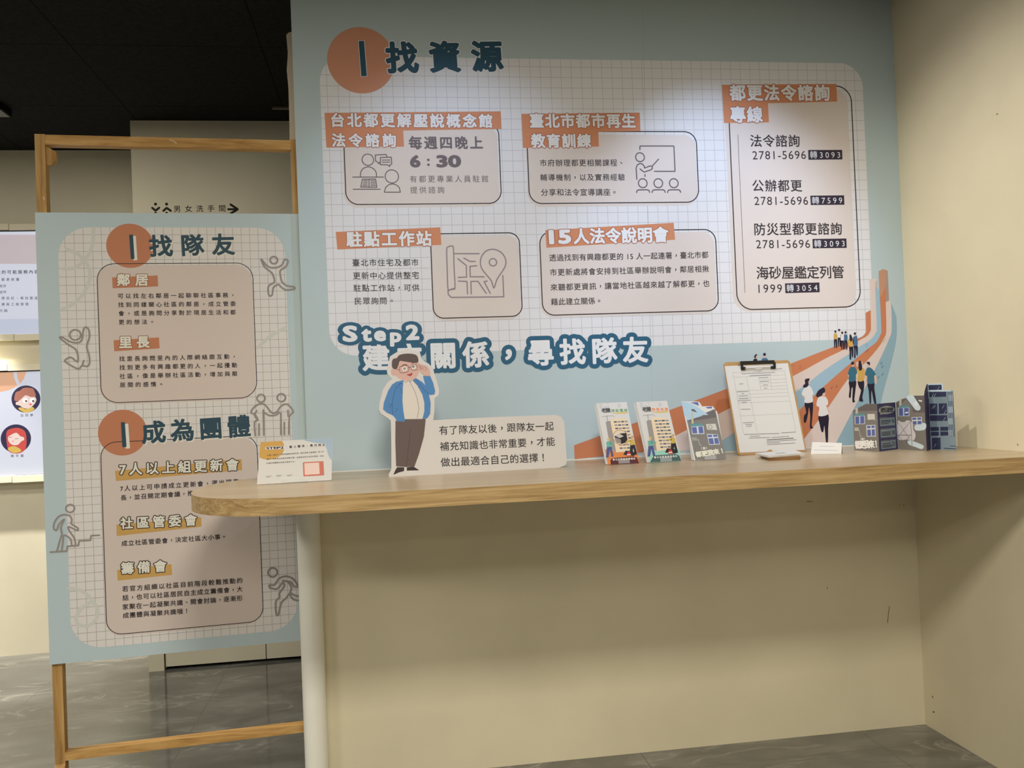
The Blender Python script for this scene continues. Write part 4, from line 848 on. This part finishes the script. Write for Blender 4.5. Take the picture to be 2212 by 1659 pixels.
leaflet(LF3, w3, h_3, 'brochure', 'grey folded leaflet with house picture and purple windows, third in the row', 'grey house leaflets', front3, n=5, th=0.002, shape=[(0, 0), (w3, 0)]+[tuple(LF3.uv(*z(*q))) for q in ((1905,240),(1862,190),(1705,192),(1660,122),(1395,115))], hc=LF3.uv(*z(1900,260))[1])
holder(LF3, w3, 'clear acrylic holder under the grey house leaflet')

# clipboard with its form
z = Zm(1540, 760, 6.381)
CB = stand_frame(z(375,1425), None, 3, 15, 0.001)
o = thing('clipboard', 'brown fibreboard clipboard with black clip leaning upright on the counter', 'clipboard', base_of(CB, 0.23))
cw = (CB.uv(*z(1285,1375))[0]+CB.uv(*z(1065,120))[0])/2; x0 = CB.uv(*z(122,165))[0]/2; chh = (CB.uv(*z(300,140))[1]+CB.uv(*z(1000,115))[1])/2
b = MB(); b.prism(CB, rrect((x0, 0), (cw, chh), 0.012, 6), -0.003, 0, CLIPWOOD); b.build('board', o)
BK = pm((26, 24, 24), 0.35, 0.5)
b = MB(); cA, cB = CB.uv(*z(372,150)), CB.uv(*z(835,128))
b.prism(CB, [(cA[0], cA[1]-0.007), (cB[0], cA[1]-0.007), (cB[0], cA[1]+0.003), (cA[0], cA[1]+0.003)], 0.0, 0.007, BK)
for q in (((375,165),(400,165),(412,250),(385,250)), ((825,150),(850,150),(853,230),(828,235))): b.pprism(CB, [z(*p) for p in q], 0.0016, 0.008, BK)
for q in (((375,215),(440,215),(445,255),(385,258)), ((790,205),(850,200),(853,238),(792,240))): b.pprism(CB, [z(*p) for p in q], 0.0016, 0.006, BK)
cl = b.build('clip', o)
b = MB(); b2 = CB.back(-0.006)
b.pstroke(b2, [z(*q) for q in smooth(((440,240),(560,235),(600,250),(650,252),(700,228),(790,225)), 3)], 1.2, 1, CHROME); b.pstroke(b2, [z(*q) for q in ((440,228),(560,225),(600,222),(700,215),(790,212))], 0.9, 1, CHROME)
for p in ((362,165),(830,140)): b.pdisc(b2, *z(*p), 2.4, 1, CHROME, 12)
b.build('wire_lever', cl)
# paper form
PF = CB.back(-0.0008)
q = [PF.uv(*z(160,198)), PF.uv(*z(1033,156)), PF.uv(*z(1268,1352)), PF.uv(*z(372,1392))]
fm = thing('paper_form', 'white printed form sheet held on the clipboard', 'paper', CB.w(cw/2, 0.012))
b = MB(); b.prism(PF, q, 0, 0.0004, PAPER); b.build('sheet', fm)
PG = PF.back(-0.0004); RL = pm((150, 150, 150)); b = MB()
for l in (((275,285),(985,262)), ((282,352),(790,325)), ((790,325),(995,318)), ((800,385),(1005,372)), ((805,430),(1010,415)), ((815,478),(1018,464)), ((328,540),(1030,510)), ((330,592),(1040,560)), ((335,640),(1045,608)), ((345,707),(1058,678)), ((372,885),(1095,852)), ((640,390),(790,378)), ((648,432),(800,425)), ((655,480),(808,470)), ((275,285),(420,1122)), ((985,262),(1140,1090)), ((462,345),(610,1115)), ((632,345),(660,520)), ((785,330),(812,515))):
    b.pstroke(PG, [z(*p) for p in l], 0.45, 1, RL, joints=0)
b.build('ruled_table', fm)
b = MB(); GK = pm((110, 110, 112))
def fakeline(x0, y0, x1, y1, m, fr=None, h=1.5, k=None):
    fr = fr or PG; n = max(2, int(abs(x1-x0)/14))
    for i in range(n):
        a = i/n; c = (i+0.72)/n; b.pstroke(fr, [z(x0+(x1-x0)*a, y0+(y1-y0)*a), z(x0+(x1-x0)*c, y0+(y1-y0)*c)], h, 1.2, m, joints=0)
for l in ((395,303,858,284), (505,330,800,316), (640,360,765,353), (650,410,772,404), (690,458,758,455), (705,503,752,501), (365,444,420,440), (330,552,492,546), (398,576,432,574), (358,612,486,606), (362,650,492,645), (345,676,520,668), (400,698,470,693), (388,792,520,790), (415,980,566,972), (448,1003,540,1000), (462,1028,535,1022), (430,1140,920,1125), (945,1118,1145,1105), (515,1165,645,1160), (495,1190,790,1180), (810,1182,1050,1165), (740,1238,1150,1212), (745,1258,925,1248), (750,1280,1138,1258), (870,238,955,232)): fakeline(*l, GK)
fakeline(745,1215,1112,1190, pm((50,48,48)), h=2.0); b.build('fine_print', fm)
# wooden rest in front, with white code card
ws = thing('wooden_rest', 'small brown wooden block resting in front of the clipboard foot', 'block', onplane(*z(960,1470), ZC))
def slab(pts, z0, z1, m, name, par):
    w = [onplane(*z(*p), z0) for p in pts]; b = MB(); k = len(w)
    b.add(w+[Vector((p.x, p.y, z1)) for p in w], [list(range(k))[::-1], list(range(k, 2*k))]+[[i, (i+1) % k, (i+1) % k+k, i+k] for i in range(k)], m); return b.build(name, par)
slab(((770,1500),(1205,1484),(1165,1410),(640,1432)), ZC+0.0003, ZC+0.009, BLOCKWOOD, 'block', ws)
b = MB(); CD = CB.back(-0.004); c = CD.uv(*z(778,1385)); b.prism(CD, [(c[0]+0.0085*math.cos(math.pi*i/16), c[1]-0.001+0.0085*math.sin(math.pi*i/16)) for i in range(17)], -0.001, 0.008, CLIPWOOD); b.build('round_peg', ws)
z1c = ZC+0.0095
wc = thing('code_card', 'thick white card lying flat on the wooden rest before the clipboard', 'card', onplane(*z(960,1440), z1c))
slab(((770,1460),(1262,1420),(1115,1375),(582,1418)), z1c, z1c+0.0055, PAPER, 'card_slab', wc)
slab(((885,1408),(1015,1396),(970,1384),(850,1396)), z1c+0.0056, z1c+0.0058, pm((176,176,176)), 'grey_patch', wc)

# small notice
SN = stand_frame(z(1350,1410), None, -30, 20, 0.0004)
o = thing('small_notice', 'little white tent card with two faint lines beside the clipboard', 'card', base_of(SN, 0.09))
q = flat(SN, quad_base(SN, [z(1368,1243), z(1780,1257), z(1770,1420), z(1350,1410)]))
b = MB(); b.prism(SN, q, -0.0008, 0, PAPER)
bk = [SN.w(*q[0], -0.0008), SN.w(*q[1], -0.0008)]; nb = Vector((-SN.u.y, SN.u.x, 0)); ft = [Vector((p.x, p.y, ZC+0.0004))+nb*0.022 for p in bk[::-1]]
b.add(bk+ft+[p+nb*0.0008 for p in bk+ft], [[0,1,2,3],[7,6,5,4],[0,1,5,4],[1,2,6,5],[2,3,7,6],[3,0,4,7]], PAPER); b.build('tent_card', o)
b = MB(); fakeline(1475,1302,1672,1305, pm((172,170,170)), SN, 1.3); fakeline(1395,1353,1728,1358, pm((172,170,170)), SN, 1.3); b.build('fine_print', o)

# zigzag leaflet
z = Zm(1820, 800, 7.9)
fp = [onplane(*z(200,1362), ZC+0.0004), onplane(*z(628,1388), ZC+0.0004), onplane(*z(945,1345), ZC+0.0004), onplane(*z(1437,1378), ZC+0.0004), onplane(*z(1505,1352), ZC+0.0004), onplane(*z(1945,1364), ZC+0.0004)]
zl = thing('folded_leaflet', 'accordion folded leaflet standing open, showing grey houses and a dark blue tower', 'leaflet', (fp[0]+fp[5])/2)
def zpanel(i, tops, m, name='panel'):
    a, c = fp[i], fp[i+1]; fr = Frame(a, (c-a).normalized(), (0, 0, 1)); w = (c-a).length
    t = [fr.uv(*z(*p)) for p in tops]; pts = [Vector((0, 0)), Vector((w, 0))]+[Vector((min(max(p[0], 0), w), p[1])) for p in t]
    b = MB(); b.prism(fr, pts, -0.0006, 0, m); return fr, b.build(name, zl)
def pr(fr, par, name, *items):
    b = MB(); k = 1
    for it in items:
        if it[0] == 'p': b.ppoly(fr, [z(*q) for q in it[2]], k, it[1])
        elif it[0] == 'q': b.ppoly(fr, [z(*q) for q in smooth(it[2], 3, True)], k, it[1])
        else: b.pstroke(fr, [z(*q) for q in it[2]], it[3], k, it[1])
        k += 0.4
    return b.build(name, par)
BDR = pm((62, 60, 98)); BXP = pm((128, 146, 158)); PALE = pm((196, 214, 224)); PLY = pm((184, 182, 166))
fr, p1 = zpanel(0, ((585,570),(400,572),(262,640),(175,690)), GR); p1['label'] = 'grey panel with white title'
pr(fr, p1, 'house_print', ('p', GRD, ((180,690),(400,574),(585,572),(590,690),(180,696))), ('p', PLY, ((222,640),(262,638),(262,775),(225,780))), ('p', WFR, ((207,780),(382,770),(385,915),(212,922))), ('p', PUR, ((218,790),(285,785),(290,912),(222,915))), ('p', PUR, ((302,784),(370,780),(374,905),(305,910))), ('p', TEALR, ((215,740),(375,735),(380,775),(205,782))), ('p', pm((204,202,190)), ((425,745),(550,742),(558,860),(540,840),(430,845))), ('p', WFR, ((405,935),(562,930),(570,1130),(415,1132))), ('p', PUR, ((420,950),(478,947),(480,985),(422,988))), ('p', PUR, ((495,945),(548,942),(550,980),(497,983))), ('p', PUR, ((422,1012),(482,1010),(488,1118),(428,1120))), ('p', PUR, ((500,1008),(552,1005),(556,1115),(504,1118))), ('p', PLY, ((205,975),(275,975),(280,1035),(210,1035))), ('s', WFR, ((285,1010),(302,1115),(330,1135)), 0.8))
letters(fr, [('都更我來！', z(210,1270), z(588,1255), 13.5)], 'title_lettering', p1, pm((236,232,226)), 6, 0.05, (pm((90,84,78)), 0.5)); letters(fr, [('（跟）', z(305,1185), z(385,1178), 5.5)], 'small_lettering', p1, pm((236,232,226)), 6, 0.03)
fr, p2 = zpanel(1, ((900,545),(590,572)), BDR); p2['label'] = 'narrow navy panel with speech bubble'
pr(fr, p2, 'bubble_print', ('q', pm((158,160,158)), ((615,690),(640,640),(745,605),(860,625),(890,670),(850,720),(740,748),(655,735))), ('p', pm((158,160,158)), ((640,730),(690,745),(645,760))))
letters(fr, [('我們可以做什麼？', z(645,682), z(862,668), 5.5)], 'bubble_lettering', p2, pm((46,42,50)), 6, 0.01)
pr(fr, p2, 'text_box_print', *[('p', BXP, q) for q in (((635,820),(890,798),(893,935),(640,955)), ((645,1005),(900,982),(905,1130),(652,1150)), ((655,1205),(905,1180),(915,1325),(662,1345)))], *[('p', pm((110,112,120)), q) for q in (((635,805),(755,795),(760,820),(640,830)), ((645,1000),(820,985),(822,1005),(648,1015)), ((655,1200),(820,1185),(822,1205),(658,1215)))], *[('s', pm((60,64,72)), ((655+i//3*12, y), (x1, y-12)), 0.9) for i, (y, x1) in enumerate(((860,815),(885,820),(915,785),(1060,820),(1085,815),(1110,820),(1255,815),(1285,880),(1312,830)))], ('s', pm((60,64,72)), ((840,850),(855,840),(865,855),(850,870),(875,888)), 0.8), ('s', pm((60,64,72)), ((845,1215),(885,1245)), 0.8), ('p', pm((86,96,104)), ((838,1025),(888,1018),(892,1090),(842,1098))))
fr, p3 = zpanel(2, ((1395,430),(1215,432),(1090,470),(1010,490),(910,545)), GR); p3['label'] = 'grey panel with a house patched by plasters'
pr(fr, p3, 'house_print', ('p', GRD, ((915,550),(1090,472),(1215,434),(1394,432),(1400,720),(1200,715),(1190,640),(1090,480),(960,620),(915,640))), ('p', PLY, ((968,495),(1008,490),(1005,640),(970,645))), ('p', WFR, ((950,640),(1140,630),(1142,780),(955,785))), ('p', PUR, ((960,650),(1032,645),(1034,775),(965,778))), ('p', PUR, ((1052,643),(1130,640),(1132,770),(1056,773))), ('p', TEALR, ((985,600),(1140,598),(1145,632),(965,645))), ('p', WFR, ((1178,800),(1355,795),(1362,925),(1190,930))), ('p', PUR, ((1190,812),(1258,808),(1262,842),(1194,845))), ('p', PUR, ((1278,808),(1342,805),(1346,840),(1280,843))), ('p', PUR, ((1200,870),(1262,866),(1268,922),(1206,925))), ('p', PUR, ((1282,866),(1348,862),(1350,915),(1285,920))), ('p', PLAST, ((1090,470),(1130,425),(1210,430),(1335,625),(1330,670),(1290,690),(1240,670))), ('p', pm((226,230,232)), ((1215,560),(1262,520),(1300,580),(1250,620))))
pr(fr, p3, 'bandage_print', ('q', pm((214,206,206)), ((945,860),(1000,880),(1060,880),(1090,855),(1150,860),(1180,890),(1205,940),(1210,1010),(1245,1080),(1240,1150),(1200,1200),(1100,1180),(1000,1190),(950,1160),(930,1000))))
pr(fr, p3, 'plaster_print', ('q', PLAST, ((1230,950),(1280,920),(1415,900),(1415,1005),(1290,1030),(1235,1010))))
pr(fr, p3, 'plaster_print', ('q', PLAST, ((1110,1210),(1180,1200),(1360,1270),(1385,1310),(1350,1345),(1250,1310),(1140,1270))))
pr(fr, p3, 'scaffold_print', ('s', pm((140,132,134)), ((950,890),(1170,1280)[0:0] or (1150,1180)), 0.9), ('s', pm((140,132,134)), ((1150,880),(960,1120)), 0.9), ('s', pm((140,132,134)), ((940,875),(955,1340)), 1.1), ('s', pm((140,132,134)), ((1165,880),(1190,1360)), 1.1), ('s', pm((140,132,134)), ((945,1105),(1170,1105)), 1.1), ('s', pm((140,132,134)), ((950,1110),(1130,1320)), 0.9), ('s', pm((140,132,134)), ((1150,1120),(965,1325)), 0.9), ('s', pm((238,236,234)), ((1075,725),(1115,718)), 2.0), ('s', pm((238,236,234)), ((1308,515),(1352,525)), 2.0))
fr, p4 = zpanel(3, ((1455,235),(1440,235),(1405,340),(1392,430)), BDR); p4['label'] = 'narrow dark navy panel seen edge-on'
fr, p5 = zpanel(4, ((1880,338),(1720,338),(1715,225),(1450,230)), BXP); p5['label'] = 'dark blue tower panel'
DKB = pm((50, 54, 84))
pr(fr, p5, 'tower_print', ('p', PALE, ((1452,230),(1715,225),(1720,340),(1455,340))), ('p', DKB, ((1465,250),(1690,245),(1695,332),(1470,335))), ('p', PALE, ((1455,342),(1880,338),(1885,360),(1460,365))), *[('p', DKB, q) for q in (((1480,370),(1768,365),(1770,450),(1485,455)), ((1485,568),(1618,565),(1620,745),(1490,748)), ((1642,565),(1780,562),(1785,740),(1645,745)), ((1490,768),(1788,765),(1790,860),(1495,865)), ((1500,968),(1645,965),(1648,1030),(1505,1035)), ((1668,965),(1805,962),(1808,1028),(1670,1030)), ((1510,1050),(1645,1048),(1648,1115),(1512,1118)), ((1670,1045),(1805,1045),(1808,1110),(1672,1115)), ((1525,1150),(1672,1148),(1678,1345),(1530,1352)), ((1455,480),(1475,480),(1510,1340),(1500,1352)))])
pr(fr, p5, 'stripe_print', *[('s', DKB, ((1800+i*27,340),(1832+i*27,1128)), 1.0) for i in range(4)], *[('s', PALE, ((1816+i*27,420+j*200),(1820+i*27,520+j*200)), 1.3) for i in range(3) for j in range(4)], ('s', DKB, ((1735,1328),(1930,1338)), 1.3), ('s', DKB, ((1840,1288),(1930,1295)), 1.0), *[('s', PALE, ((x,y),(x-35,y+60)), 0.5) for x, y in ((1560,400),(1600,390),(1560,600),(1590,590),(1740,590),(1770,680),(1760,800),(1660,270),(1600,1250))])

bpy.data.objects.remove(_to); bpy.data.curves.remove(_tc)
